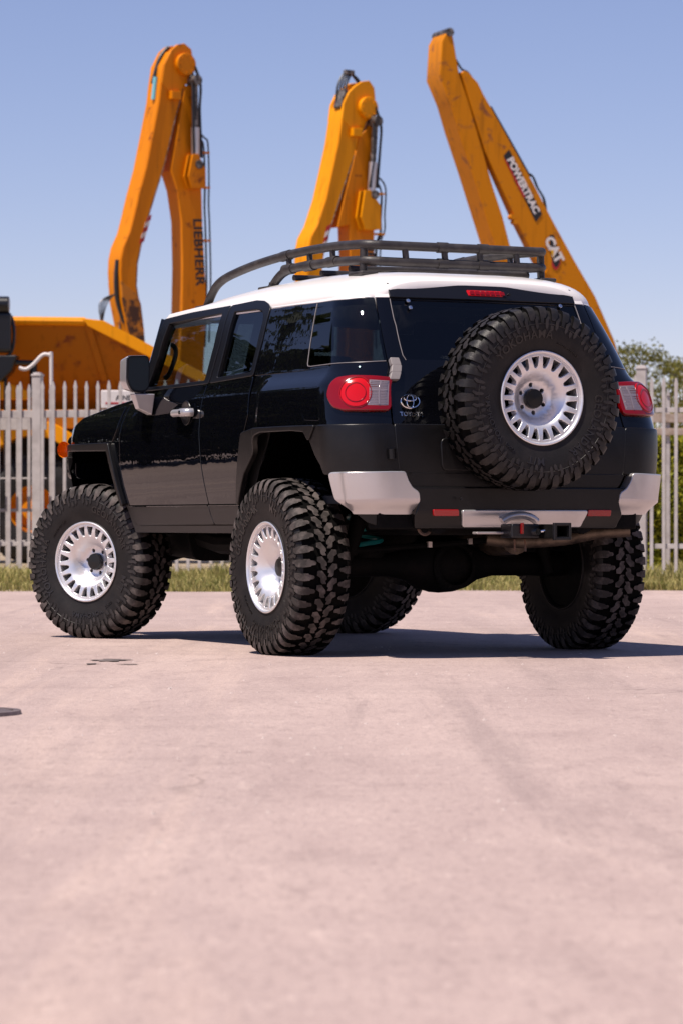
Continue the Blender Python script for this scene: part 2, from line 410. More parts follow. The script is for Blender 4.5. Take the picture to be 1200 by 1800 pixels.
# grass strip before the fence (nobody could count the blades)
def grass():
    rnd = random.Random(3); V = []; F = []
    for k in range(42000):
        y = edge_y(0) - .25 + 11.5*rnd.random()**1.25; x = rnd.uniform(-.125, .125)*y if k < 28000 else rnd.choice((-1, 1))*rnd.uniform(.125, .27)*y
        d = math.sin(x*1.7+y*.9)+math.sin(x*.63-y*1.3+2)+.6*math.sin(x*4.1+1)
        if y < 32.6 and rnd.random() > .30+.35*d: continue
        if y > 32.6 and rnd.random() > .8+.25*d: continue
        y = max(y, edge_y(x)-.12)
        h = rnd.uniform(.025, .075)*(1+.6*d*(d > 0))*(1.5 if y > 35.5 else .8); w = rnd.uniform(.006, .014)
        a = rnd.uniform(0, math.pi); lx, ly = rnd.gauss(0, .5)*h, rnd.gauss(0, .5)*h
        dx, dy = math.cos(a)*w, math.sin(a)*w; b = len(V)
        V += [(x-dx, y-dy, -.03), (x+dx, y+dy, -.03), (x+lx*.4+dx*.6, y+ly*.4+dy*.6, h*.6), (x+lx*.4-dx*.6, y+ly*.4-dy*.6, h*.6), (x+lx, y+ly, h)]
        F += [(b, b+1, b+2, b+3), (b+3, b+2, b+4)]
    me = bpy.data.meshes.new('grass'); me.from_pydata(V, [], F); o = link('grass', me, M_GRASS)
    tag(o, 'ragged strip of short green and straw grass below the fence', 'grass', kind='stuff')
grass()
def pebbles():
    rnd = random.Random(9); V = []; F = []
    for k in range(420):
        y = rnd.uniform(6.5, 28); x = rnd.uniform(-.125, .125)*y; r = rnd.uniform(.003, .010)*(1+.4*(rnd.random() < .06)); b = len(V)
        for i in range(5):
            a = i*1.2566+rnd.random(); V.append((x+r*math.cos(a)*rnd.uniform(.7, 1.3), y+r*math.sin(a), -.001))
        V.append((x, y, r*rnd.uniform(.5, .9)))
        F += [(b+i, b+(i+1) % 5, b+5) for i in range(5)]
    me = bpy.data.meshes.new('gravel'); me.from_pydata(V, [], F)
    tag(link('gravel', me, principled('grit', (.46, .38, .35), .9)), 'loose grit scattered over the concrete yard', 'gravel', kind='stuff')
pebbles()
# manhole at the left edge, shallow pits in the concrete
mh = empty('manhole_cover', (-1.375, 11.05, 0)); tag(mh, 'round iron cover flush in the yard at the left edge of the picture', 'manhole cover')
b = MB()
b.lathe([(.0, .20), (.010, .20), (.012, .195), (.012, .0)], 40, Matrix.Rotation(R(-90), 4, 'Y')); b.build('lid', M_IRON, mh)
b = MB(); b.lathe([(.0, .235), (.014, .233), (.014, .208), (.003, .206)], 40, Matrix.Rotation(R(-90), 4, 'Y')); b.build('rim_ring', M_IRON, mh)
for k in range(6):
    b = MB(); b.box((0, -.15+k*.06, .014), (.24 if k in (1, 2, 3, 4) else .15, .018, .006)); b.build('lid_rib', M_IRON, mh)
def pit(x, y, rx, ry, seed, label):
    rnd = random.Random(seed); n = 22; b = MB(); V = [(x, y, .004)]
    for k in range(n):
        a = 2*math.pi*k/n; q = rnd.uniform(.6, 1.25); V.append((x+rx*q*math.cos(a), y+ry*q*math.sin(a), .004))
    b.add(V, [(0, 1+k, 1+(k+1) % n) for k in range(n)]); o = b.build('surface_patch', M_TAR); tag(o, label, 'patch')
pit(-1.14, 15.35, .10, .13, 1, 'dark shallow scar in the concrete below the front wheel, the longest of three')
pit(-1.20, 14.95, .035, .05, 2, 'small dark chip in the concrete, left one under the long scar')
pit(-1.02, 14.90, .055, .035, 3, 'small dark chip in the concrete, right one under the long scar')

# ------------------------------------------------------------------ palisade fence
FX0, FY0, FX1, FY1 = -7.0, 42.6, 7.0, 39.2
def fpt(x): return FY0 + (FY1-FY0)*(x-FX0)/(FX1-FX0)
FANG = math.atan2(FY1-FY0, FX1-FX0)
def picket_mesh(h, w=.042, d=.022):
    b = MB(); hw = w/2; tip = .085; neck = .02
    prof = [(hw, -.05), (hw, h-tip-.035), (hw*1.25, h-tip), (hw*1.05, h-tip+.02), (0.006, h)]
    V = []
    for x, z in prof: V += [(-x, -d/2, z), (x, -d/2, z), (x, d/2, z), (-x, d/2, z)]
    F = [(0, 3, 2, 1)]
    for i in range(len(prof)-1):
        for k in range(4): F.append((i*4+k, i*4+(k+1) % 4, i*4+4+(k+1) % 4, i*4+4+k))
    n = (len(prof)-1)*4; F.append((n, n+1, n+2, n+3)); b.add(V, F)
    o = b.build('picket', M_GALV); me = o.data; bpy.data.objects.remove(o); return me
def fence(name, label, x0, x1, dy, h, pitch, posts, rails, off=0., post_h=2.72):
    root = empty(name, ((x0+x1)/2, fpt((x0+x1)/2)+dy, 0), (0, 0, FANG)); tag(root, label, 'fence', 'sections of pale steel picket fence')
    cx = (x0+x1)/2; k = 1/math.cos(FANG); me = picket_mesh(h); n = int((x1-x0)/pitch)
    for i in range(n+1):
        x = x0+off+i*pitch
        if any(abs(x-p) < .075 for p in posts): continue
        o = link('picket', me, None, root); o.location = ((x-cx)*k, 0, random.uniform(-.008, .008)); o.rotation_euler = (0, random.uniform(-.002, .002), 0)
    for p in posts:
        b = MB(); b.box(((p-cx)*k, .05, post_h/2-.05), (.125, .125, post_h)); b.box(((p-cx)*k, .05, post_h-.035), (.145, .145, .03)); b.box(((p-cx)*k, .05, post_h-.012), (.10, .10, .03)); b.build('post', M_GALV, root, bevel=.006)
    for z, hh in rails:
        b = MB(); b.box((0, .045, z), ((x1-x0)*k, .045, hh)); b.build('rail', M_GALV, root, bevel=.004)
fence('picket_fence', 'pale steel picket fence standing behind the front of the vehicle at left', -11.605, 3.84, 0, 2.60, .1535, [-10.0, -7.06, -4.12, -1.2, 1.5], [(2.16, .10), (.40, .055)], off=.045)
fence('picket_fence', 'pale steel picket fence by the hedge, right of the spare wheel', 4.02, 10.0, 0, 2.55, .153, [3.86, 6.8, 9.7], [(2.14, .062), (.385, .062)], off=-.03)
fence('sliding_gate', 'second leaf of pale pickets slid behind the left end of the fence', -7.0, -4.05, .55, 2.58, .1535, [], [(2.05, .17), (1.30, .022), (.86, .045), (.42, .06)], off=.11)

# pipe, sign and boards behind the fence
b = MB(); X = -4.06
b.tube(smooth_path([(X, 43.4, -.03), (X, 43.4, 1.5), (X, 43.4, 2.95), (X-.02, 43.4, 3.03), (X-.12, 43.4, 3.04), (X-.26, 43.4, 2.90), (X-.36, 43.4, 2.84), (X-.45, 43.4, 2.86)]), .026, 10)
tag(b.build('pipe', M_PVC), 'thin white pipe with a bent top beside the fence post at left', 'pipe')
sg = empty('sign_board', (-2.95, 44.2, 0)); tag(sg, 'small white sign with dark letters and red line behind the pickets by the mirror', 'sign')
b = MB(); b.box((0, 0, 2.45), (.95, .03, .26)); b.build('plate', M_DECALW, sg, bevel=.02)
b = MB(); b.box((-.1, .05, 1.3), (.07, .05, 2.65)); b.build('post', M_GALV, sg)
b = MB(); b.box((-.09, .03, 2.70), (.17, .02, .42)); b.build('plate', M_GALV, sg, bevel=.006)
lettering('lettering', 'A NEST', lambda x, y, z: (x-.10, -.019, 2.47+y), .10, M_DECALK, sg, 0, .002)
b = MB(); b.box((-.10, -.018, 2.395), (.62, .004, .025)); b.build('red_line', M_DECALR, sg)

# ------------------------------------------------------------------ background machines
def frame_fn(X, Y, th):
    c, s = math.cos(th), math.sin(th)
    return lambda e, z, t: (X + c*e - s*t, Y + s*e + c*t, z)
def beam(name, poly, W, fn, mat, root, t0=0., bevel=.025):
    b = MB(); b.prism(poly, W, lambda a, z, t: fn(a, z, t+t0)); return b.build(name, mat, root, sharp=30, bevel=bevel)
TH = R(37)
def excavator(name, label, X, Y, D, mat, mat_low):
    root = empty(name, (0, 0, 0)); tag(root, label, 'excavator', 'excavators parked beyond the fence')
    fn = frame_fn(X, Y, TH); W = .55
    beam('stick', D['stick'], W, fn, mat, root)
    for k in (0, W-.06):                                        # cheek plates round the head
        beam('cheek_plate', D['cheek'], .10, fn, mat, root, k-.02, .015)
    beam('boom', D['boom'], .48, fn, mat_low if mat_low else mat, root, -.03)
    b = MB(); p = [fn(*q, -.16) for q in D['cyl']]; m = [a*.45+c*.55 for a, c in zip(*p)]
    b.tube([p[0], m], .075, 14); b.build('cylinder', M_GREASE, root)
    b = MB(); b.tube([m, p[1]], .10, 14); b.build('ram_barrel', M_ROD, root)
    for t in (-.30, -.10):
        beam('bracket_plate', D['bracket'], .06, fn, mat, root, t, .01)
    e, z = D['boss']; b = MB(); b.tube([fn(e, z, .02), fn(e, z, -.14)], .27, 28); b.build('pivot_boss', mat, root, bevel=.02)
    e, z = D['block']; b = MB(); b.prism([(e-.13, z-.10), (e+.15, z-.10), (e+.15, z+.10), (e-.13, z+.10)], .16, lambda a, q, t: fn(a, q, t-.14)); b.build('junction_box', mat, root, bevel=.015)
    for j, o in enumerate((0., .05, .10, -.04)):
        b = MB(); b.tube(smooth_path([fn(e+.03*j, z+.04*j, .1+o) for e, z in D['hose']]), .022, 6); b.build('hose', M_BLK, root)
    (e0, z0), (e1, z1) = D['cyl']
    for j in range(4):                                          # lines along the ram
        o = (-.10, -.06, .10, .15)[j]
        b = MB(); b.tube(smooth_path([fn(e0+o*.3-.02, z0+.35, .0-.05*j), fn(e0+o+.03*math.sin(j), z0-.1, -.20), fn(e0+o*1.1, (z0+z1)/2+.1*j, -.24+.03*j), fn(e1+o, z1+.2, -.22)]), .024, 6); b.build('hose', M_BLK, root)
    b = MB(); b.tube([fn(e0, z0, -.30), fn(e0, z0, .05)], .13, 14); b.build('pin', M_GREASE, root)
    b = MB(); b.tube([fn(e1, z1+.02, -.34), fn(e1, z1+.02, .0)], .11, 14); b.build('pin', M_GREASE, root)
    S_ = D['stick']; n_ = len(S_)//2
    for k0, k1 in ((1, n_-1), (n_+2, len(S_)-3)):               # weld beads along the box edges
        b = MB(); b.tube([fn(e+(.035 if k0 == 1 else -.035), z, -.004) for e, z in S_[k0:k1]], .012, 5); b.build('weld_bead', M_GREASE if k0 != 1 else mat, root)
    e, z = D['boss']
    for k in range(8):
        a = k*.785; b = MB(); b.tube([fn(e+.2*math.cos(a), z+.2*math.sin(a), -.13), fn(e+.2*math.cos(a), z+.2*math.sin(a), -.165)], .022, 6); b.build('bolt', mat, root)
    for q in D['clips']:
        b = MB(); b.prism([(q[0]-.16, q[1]-.02), (q[0]+.10, q[1]-.02), (q[0]+.10, q[1]+.02), (q[0]-.16, q[1]+.02)], .2, fn); b.build('hose_clip', mat, root)
    for i in range(5):                                          # red and white warning bars
        (e0, z0), (e1, z1) = D['stripe']; q = i/4; e = e0+(e1-e0)*q; z = z0+(z1-z0)*q; h = .068
        b = MB(); b.prism([(e-.02, z-h), (e+.12, z-h+.07), (e+.15, z+h+.07), (e+.02, z+h)], .006, lambda a, k, t: fn(a, k, t-.009)); b.build('warning_bar', M_DECALR if i % 2 == 0 else M_DECALW, root)
    (e0, z0), (e1, z1) = D['text']; L = math.hypot(e1-e0, z1-z0); dx, dz = (e1-e0)/L, (z1-z0)/L
    if D['word']:
        lettering('lettering', D['word'], lambda x, y, k: fn((e0+e1)/2+dx*x-dz*y*1.0, (z0+z1)/2+dz*x+dx*y, -.036), D['wsize'], M_DECALK, root, 0, .012, 1.05)
    # hidden base: tracks, turntable house, cab
    hx, hy, _ = fn(1.0, 0, .3)
    for s in (-1, 1):
        b = MB(); P = round_poly([(-2.2, .0), (2.2, .0), (2.45, .55), (2.2, 1.0), (-2.2, 1.0), (-2.45, .55)], .35, 4)
        b.prism(P, .6, lambda a, z, t: fn(a+2.0, z, t-.30+.3+s*1.2)); b.build('track', M_TRACK, root, bevel=.04)
    b = MB(); b.prism(round_poly([(-1.0, 1.15), (3.9, 1.15), (3.9, 2.6), (2.6, 2.9), (1.4, 2.7), (1.4, 1.9), (-1.0, 1.9)], .2), 2.7, lambda a, z, t: fn(a+1.6, z, t-1.05)); b.build('house', mat, root, bevel=.05)
    b = MB(); b.prism(round_poly([(-.9, 1.9), (.7, 1.9), (.7, 3.3), (-.5, 3.3)], .12), 1.0, lambda a, z, t: fn(a+1.6, z, t+.85)); b.build('cab', M_CABGL, root, bevel=.03)
    b = MB(); b.prism([(.2, 3.2), (1.3, 3.2), (2.6, 1.6), (1.7, 1.6)], .6, lambda a, z, t: fn(a, z, t)); b.build('boom_foot', mat, root, bevel=.03)
    return root, fn
A = {'stick': [(0.17, 12.13), (-0.05, 11.78), (-0.13, 11.31), (-0.18, 10.91), (-0.35, 10.16), (-0.56, 9.25), (-0.76, 8.62), (-0.92, 8.03), (-1.03, 7.67), (-1.21, 7.31), (-1.28, 7.0), (-1.29, 6.69), (-1.24, 6.04), (-1.08, 5.35), (-0.95, 4.89), (-0.58, 4.92), (-0.62, 5.37), (-0.71, 5.98), (-0.79, 6.41), (-0.76, 6.94), (-0.56, 7.75), (-0.24, 8.65), (0.03, 9.39), (0.35, 10.55), (0.58, 11.25), (0.72, 11.75), (0.6, 12.1), (0.4, 12.2)],
     'cheek': [(-.10, 11.35), (-.02, 11.8), (.18, 12.16), (.36, 12.31), (.56, 12.36), (.77, 12.23), (.84, 11.88), (.70, 11.45), (.45, 11.2), (.1, 11.15)],
     'boom': [(0.17, 9.23), (0.35, 8.77), (0.48, 8.03), (0.51, 6.92), (0.48, 5.66), (0.33, 3.0), (1.03, 3.0), (1.19, 5.68), (1.19, 6.51), (1.1, 7.85), (1.05, 9.36), (0.93, 10.25), (0.87, 11.36), (0.58, 11.33)],
     'cyl': [(0.77, 11.45), (0.8, 9.38)], 'boss': (0.56, 11.84), 'block': (0.25, 11.06), 'bracket': [(0.62, 9.64), (0.78, 9.66), (1.0, 9.3), (1.0, 8.84), (0.6, 8.82), (0.50, 9.1)],
     'text': [(0.92, 8.2), (1.02, 6.4)], 'word': 'LIEBHERR', 'wsize': .37, 'stripe': [(-0.53, 8.0), (-0.72, 7.47)],
     'hose': [(0.9, 10.14), (1.12, 9.99), (1.22, 9.83), (1.25, 8.89), (1.24, 8.4), (1.27, 7.78), (1.3, 6.45), (1.25, 5.0)], 'clips': [(1.22, 9.75), (1.24, 8.9), (1.26, 7.6)]}
rootA, fnA = excavator('excavator', 'orange yellow excavator with tall folded arm left of the vehicle roof', -4.27, 75, A, M_YEL, None)
beam('stick_tip', [(-1.27, 6.5), (-1.22, 6.0), (-1.06, 5.35), (-0.93, 4.87), (-0.56, 4.90), (-0.60, 5.37), (-0.69, 5.98), (-.80, 6.2)], .59, fnA, M_RUSTY, rootA, -.02)
for j in range(5):
    b = MB(); b.tube(smooth_path([fnA(-1.28, 6.2, .2), fnA(-1.55-.05*j, 5.9, .2), fnA(-1.62+.04*j, 5.3-.08*j, .25), fnA(-1.35+.05*j, 4.95, .3), fnA(-1.12, 5.2+.1*j, .25)]), .014, 6); b.build('cable', M_GREASE, rootA)
b = MB(); b.tube(smooth_path([fnA(-1.30, 7.0, .1), fnA(-1.34, 6.5, .1), fnA(-1.28, 6.0, .12), fnA(-1.1, 5.5, .1)]), .05, 8); b.build('hose', M_BLK, rootA)
b = MB(); b.tube(smooth_path([fnA(.28, 12.27, .27), fnA(.05, 12.0, .27), fnA(-.10, 11.6, .27), fnA(-.17, 11.35, .27)]), .05, 8); b.build('hose', M_BLK, rootA)
b = MB(); b.tube([fnA(-.135, 11.5, .2), fnA(-.20, 10.95, .2)], .055, 8); b.build('hose_sleeve', M_BLUE, rootA)
B = {'stick': [(0.21, 11.23), (0.05, 10.89), (-0.03, 10.47), (-0.12, 9.99), (-0.28, 9.4), (-0.49, 8.62), (-0.75, 7.96), (-0.95, 7.65), (-1.02, 7.35), (-1.04, 6.77), (-0.9, 5.95), (-0.49, 5.96), (-0.59, 6.79), (-0.52, 7.24), (-0.38, 7.72), (-0.16, 8.26), (0.05, 8.81), (0.32, 9.49), (0.61, 10.15), (0.88, 10.75), (0.85, 11.2), (0.6, 11.4), (0.39, 11.33)],
     'cheek': [(.0, 10.6), (.06, 11.0), (.22, 11.28), (.40, 11.44), (.62, 11.58), (.84, 11.62), (1.0, 11.45), (1.03, 11.2), (.98, 10.8), (.65, 10.5), (.25, 10.4)],
     'boom': [(-0.14, 7.93), (0.21, 8.02), (0.25, 7.28), (0.21, 5.71), (0.1, 3.0), (0.88, 3.0), (1.0, 5.74), (0.99, 7.32), (1.0, 9.4), (0.92, 10.59), (0.53, 10.21), (0.09, 8.78)],
     'cyl': [(0.92, 10.6), (0.79, 8.75)], 'boss': (0.76, 10.93), 'block': (0.39, 10.3), 'bracket': [(0.50, 8.86), (0.66, 8.88), (0.99, 8.5), (0.99, 7.92), (0.5, 7.90), (.38, 8.2)],
     'text': [(0.84, 7.77), (0.88, 5.94)], 'word': 'LIEBHERR', 'wsize': .37, 'stripe': [(-0.47, 7.87), (-0.59, 7.35)],
     'hose': [(0.97, 9.15), (1.18, 9.08), (1.32, 8.83), (1.29, 8.22), (1.29, 7.84), (1.15, 7.3), (1.15, 5.0)], 'clips': [(1.24, 8.85), (1.24, 7.85)]}
rootB, fnB = excavator('excavator', 'bright yellow excavator arm rising directly behind the roof rack', 0., 76, B, M_YELB, M_YEL)
for j in range(4):
    b = MB(); b.tube(smooth_path([fnB(.02+.08*j, 10.9+.1*j, .25), fnB(.10+.1*j, 11.45+.05*j, .28), fnB(.30+.06*j, 11.78-.02*j, .3), fnB(.52, 11.80, .32), fnB(.75, 11.66-.03*j, .3), fnB(.86, 11.4, .28)]), .028, 6); b.build('hose', M_BLK, rootB)
b = MB(); b.box(fnB(.45, 11.82, .3), (.28, .12, .12), TH); b.build('hose_clamp', M_GREASE, rootB, bevel=.02)
b = MB(); b.box(fnB(.20, 11.1, .2), (.3, .3, .5), TH, ry=.3); b.build('valve_block', M_GREASE, rootB, bevel=.05)
# third machine
T2 = R(24); fnC = frame_fn(3.724, 78, T2)
rootC = empty('excavator'); tag(rootC, 'ochre excavator with slanted arm carrying a black sticker at right', 'excavator', 'excavators parked beyond the fence')
Wc = .62
beam('stick', [(-1.4, 11.83), (-1.34, 12.74), (-1.15, 13.07), (-1.07, 13.07), (-1.0, 12.73), (-0.86, 11.97), (-0.61, 11.3), (-0.34, 10.5), (-0.15, 9.92), (0.09, 9.16), (0.36, 8.44), (0.58, 7.68), (0.8, 6.85), (1.13, 5.72), (0.72, 5.64), (0.42, 6.84), (0.16, 7.66), (-0.13, 8.47), (-0.51, 9.54), (-0.88, 10.52), (-1.11, 11.22)], .78, fnC, M_YELC, rootC)
beam('boom', [(-0.8, 11.98), (-0.72, 12.04), (-0.61, 12.01), (-0.34, 11.76), (-0.18, 11.47), (0.03, 11.15), (0.58, 10.3), (1.19, 9.36), (1.79, 8.36), (2.4, 7.39), (3.01, 6.48), (3.57, 5.36), (4.2, 3.4), (4.3, 2.2), (3.4, 2.2), (2.93, 3.88), (1.68, 6.73), (1.13, 7.64), (0.8, 8.22), (0.36, 9.07), (-0.13, 10.03), (-0.56, 11.26)], .30, fnC, M_YELC, rootC, -.02)
b = MB(); b.prism([(0.37, 9.95), (0.53, 10.12), (1.47, 8.53), (1.29, 8.32)], .004, lambda a, z, t: fnC(a, z, t-.034)); b.build('sticker', M_DECALK, rootC)
b = MB(); b.prism([(0.385, 9.88), (0.435, 9.86), (0.99, 8.95), (0.94, 8.915)], .002, lambda a, z, t: fnC(a, z, t-.037)); b.build('red_edge', M_DECALR, rootC)
_a = math.atan2(-1.60, .93); _c, _s = math.cos(_a), math.sin(_a)
def ck(px, pz, shear=.0): return lambda x, y, k: fnC(px+_c*x-_s*y, pz+_s*x+_c*y, -.041)
lettering('lettering', 'POWERTRAC', ck(.925, 9.225), .262, M_DECALW, rootC, 0, .012, .98)
b = MB(); P = [(1.78-.02, 7.42), (1.97, 7.43), (2.0, 7.22), (1.88, 7.02), (1.74, 7.12)]; b.prism(round_poly(P, .06), .004, lambda a, z, t: fnC(a, z+.08, t-.034)); b.build('sticker', M_DECALR, rootC)
b = MB(); P = [(1.66, 8.0), (1.80, 8.02), (1.96, 7.44), (1.98, 7.32), (1.86, 7.16), (1.76, 7.32)]; b.prism(round_poly(P, .06), .003, lambda a, z, t: fnC(a, z, t-.037)); b.build('sticker', M_DECALK, rootC)
lettering('lettering', 'CAT', ck(1.80, 7.63), .36, M_DECALW, rootC, 0, .02, .95)
b = MB(); b.prism([(1.70, 7.62), (1.80, 7.62), (1.78, 7.42)], .002, lambda a, z, t: fnC(a, z, t-.0435)); b.build('yellow_triangle', M_DECALY, rootC)
for j in range(2):
    b = MB(); b.tube(smooth_path([fnC(e+.02*j, z+.05*j, .1+.1*j) for e, z in [(1.13, 9.50), (1.28, 9.47), (1.42, 9.19), (1.60, 8.91), (1.67, 8.52)]]), .026, 6); b.build('hose', M_BLK, rootC)
b = MB(); b.tube([fnC(0.06, 11.19, .1), fnC(0.60, 10.37, .1), fnC(1.15, 9.52, .1)], .04, 8); b.build('hard_line', M_BLK, rootC)
b = MB(); b.tube(smooth_path([fnC(-1.03, 12.8, .25), fnC(-.92, 12.5, .25), fnC(-.70, 12.12, .2), fnC(-.50, 12.02, .2), fnC(-.28, 11.7, .2)]), .028, 8); b.build('hose', M_GREASE, rootC)
b = MB(); b.tube([fnC(-1.12, 12.98, -.03), fnC(-1.12, 12.98, .81)], .11, 16); b.build('tip_pin', M_GREASE, rootC)
for e, z in ((.62, 8.42), (.70, 8.30), (1.62, 7.05)):
    b = MB(); b.tube([fnC(e, z, -.08), fnC(e, z, .1)], .07, 10); b.build('pin', M_YELC, rootC)
for s in (-1, 1):
    b = MB(); b.prism(round_poly([(-2.2, .0), (2.2, .0), (2.45, .55), (2.2, 1.0), (-2.2, 1.0), (-2.45, .55)], .35, 4), .6, lambda a, z, t: fnC(a+4.6, z, t+.05+s*1.2)); b.build('track', M_TRACK, rootC, bevel=.04)
b = MB(); b.prism(round_poly([(-1.0, 1.15), (3.9, 1.15), (3.9, 2.6), (-1.0, 2.4)], .2), 2.7, lambda a, z, t: fnC(a+4.4, z, t-1.0)); b.build('house', M_YELC, rootC, bevel=.05)

# articulated dump truck behind the fence at left
tk = empty('dump_truck', (-5.0, 55, 0)); tag(tk, 'yellow dump truck with sloping tail behind the left fence', 'truck')
def tf(a, z, t): return (a+5.0, t, z)
P = [(-8.2, 4.30), (-4.54, 4.26), (-3.64, 3.80), (-2.3, 3.10), (-2.6, 2.35), (-7.6, 2.35), (-8.2, 2.9)]
b = MB(); b.prism(P, .10, lambda a, z, t: tf(a, z, t-.05+.5*(4.3-z))); b.prism(P, .10, lambda a, z, t: tf(a, z, t+2.9))
b.prism([(-8.2, 2.9), (-7.6, 2.36), (-2.6, 2.36), (-2.35, 3.0), (-2.75, 2.7), (-7.4, 2.7)], 2.94, lambda a, z, t: tf(a, z, t+.0)); b.build('dump_body', M_YELT, tk, bevel=.02)
b = MB(); b.tube([tf(-8.3, 4.30, -.06), tf(-4.54, 4.26, -.06)], .075, 8); b.build('top_rail', M_YELB, tk)
b = MB(); b.prism([(-4.60, 4.32), (-4.20, 4.27), (-2.2, 3.22), (-2.2, 3.02), (-3.64, 3.74), (-4.50, 4.18)], .16, lambda a, z, t: tf(a, z, t-.14)); b.build('tail_rail', M_YELB, tk, bevel=.02)
for x0, x1 in ((-4.50, -4.02), (-6.4, -6.4), (-3.1, -2.95)):
    b = MB(); b.prism([(x0-.05, 4.2 if x0 < -4 else 3.4), (x0+.07, 4.2 if x0 < -4 else 3.4), (x1+.07, 2.4), (x1-.05, 2.4)], .06, lambda a, z, t: tf(a, z, t-.10+.5*(4.3-z))); b.build('side_rib', M_YELT, tk, bevel=.01)
b = MB(); b.prism([(-8, 2.98), (-2.4, 2.98), (-2.4, 2.90), (-8, 2.90)], .03, lambda a, z, t: tf(a, z, t-.075+.5*(4.3-z))); b.build('side_rib', M_YELT, tk)
b = MB(); b.prism([(-7.5, 2.3), (-2.8, 2.3), (-2.8, 1.3), (-7.5, 1.3)], 1.5, lambda a, z, t: tf(a, z, t+.7)); b.build('chassis', M_TRACK, tk, bevel=.03)
out = [(1.28*math.cos(R(a)), 1.28*math.sin(R(a))) for a in range(15, 181, 11)]; inn = [(1.06*math.cos(R(a)), 1.06*math.sin(R(a))) for a in range(180, 14, -11)]
b = MB(); b.prism([(x-5.45, z*1.28+.88) for x, z in out+inn], .9, lambda a, z, t: tf(a, z, t-.42)); b.build('mudguard', M_YELB, tk, bevel=.02)
b = MB(); b.prism([(-8.2, 2.30), (-6.0, 2.30), (-6.45, 1.75), (-6.75, 1.2), (-8.2, 1.2)], .5, lambda a, z, t: tf(a, z, t-.3)); b.build('engine_cover', M_YELB, tk, bevel=.03)
def truck_wheel(x):
    w = empty('wheel', tf(x, .93, .0), (0, 0, R(90)), tk)
    b = MB(); b.lathe([(-.28, .42), (-.32, .55), (-.33, .72), (-.29, .87), (-.22, .93), (.22, .93), (.29, .87), (.33, .72), (.32, .55), (.28, .42)], 40)
    for k in range(26):
        for s in (-1, 1):
            a = 2*math.pi*(k+.25*s)/26; b.box((s*.13, .94*math.cos(a), .94*math.sin(a)), (.26, .09, .06), rx=a+1.5708, rz=0)
    b.build('tyre', M_RUB, w)
    b = MB(); b.lathe([(.2, .44), (-.24, .44), (-.24, .40), (-.05, .36), (-.05, .22), (-.20, .20), (-.22, .0)], 28); b.build('rim', M_YEL, w)
truck_wheel(-5.45); truck_wheel(-3.3); truck_wheel(-7.9)
# cab, mirrors and front end (cut by the picture's edge)
b = MB(); b.prism(round_poly([(-9.2, 1.9), (-6.35, 1.9), (-6.25, 2.6), (-6.55, 4.4), (-9.0, 4.5)], .15), 1.4, lambda a, z, t: tf(a, z, t+.5)); b.build('cab', M_CABGL, tk, bevel=.04)
b = MB(); b.box(tf(-5.98, 4.02, -.85), (.44, .16, .72)); b.build('mirror_head', M_TRIM, tk, bevel=.07, seg=3)
b = MB(); b.tube([tf(-6.4, 4.50, -.85), tf(-5.80, 4.50, -.85)], .15, 16); b.build('work_lamp', M_TRIM, tk, bevel=.02)
b = MB(); b.tube(smooth_path([tf(-6.2, 4.4, -.7), tf(-5.78, 4.3, -.75), tf(-5.76, 3.7, -.8), tf(-6.1, 3.52, -.8), tf(-6.5, 3.45, -.6)]), .03, 8); b.build('mirror_arm', M_TRIM, tk)
b = MB(); b.prism([(-6.4, 3.62), (-5.65, 3.62), (-5.75, 3.35), (-5.95, 3.15), (-6.4, 3.3)], .5, lambda a, z, t: tf(a, z, t-.9)); b.build('bracket', M_TRIM, tk, bevel=.03)
b = MB(); b.tube([tf(-5.88, 3.3, -.7), tf(-5.88, 1.4, -.7)], .03, 8); b.tube([tf(-5.42, 3.52, -.5), tf(-5.40, 2.9, -.5)], .07, 8); b.tube([tf(-5.8, 3.5, -.7), tf(-5.38, 3.50, -.5)], .05, 8); b.build('grab_rail', M_TRIM, tk)
b = MB(); b.prism(round_poly([(-6.4, 3.2), (-6.0, 3.22), (-5.45, 2.98), (-5.5, 2.86), (-6.4, 2.86)], .08), .3, lambda a, z, t: tf(a, z, t-.6)); b.build('hood', M_YELB, tk, bevel=.04)

# ------------------------------------------------------------------ the vehicle: body surface in its own axes (x right, y forward, z up)
def _lerp(tab,z):
    if z<=tab[0][0]: return tab[0][1]
    if z>=tab[-1][0]: return tab[-1][1]
    for i in range(len(tab)-1):
        if z<=tab[i+1][0]:
            x0,y0=tab[i];x1,y1=tab[i+1]
            d=(y1-y0)/(x1-x0)
            def sl(j):
                if j<=0 or j>=len(tab)-1:
                    j=max(0,min(len(tab)-2,j)); return (tab[j+1][1]-tab[j][1])/(tab[j+1][0]-tab[j][0])
                return (tab[j+1][1]-tab[j-1][1])/(tab[j+1][0]-tab[j-1][0])
            m0,m1=sl(i),sl(i+1); h=x1-x0; q=(z-x0)/h
            return (2*q**3-3*q*q+1)*y0+(q**3-2*q*q+q)*h*m0+(-2*q**3+3*q*q)*y1+(q**3-q*q)*h*m1
WT=((.55,.835),(.66,.852),(.78,.872),(.88,.890),(1.0,.904),(1.1,.910),(1.2,.911),(1.35,.895),(1.46,.862),(1.62,.818),(1.80,.757),(1.92,.705))
RT=((.55,-.79),(.93,-.80),(1.15,-.79),(1.24,-.755),(1.39,-.713),(1.47,-.68),(1.65,-.59),(1.85,-.485),(1.95,-.43))
RC=.24; YA=.2
def sst(a,b,x):
    q=max(0,min(1,(x-a)/(b-a))); return q*q*(3-2*q)
def haunch(y,z):   # rear and front wing swell
    zz=sst(1.47,1.36,z)
    return .05*sst(.345,.20,y)*zz
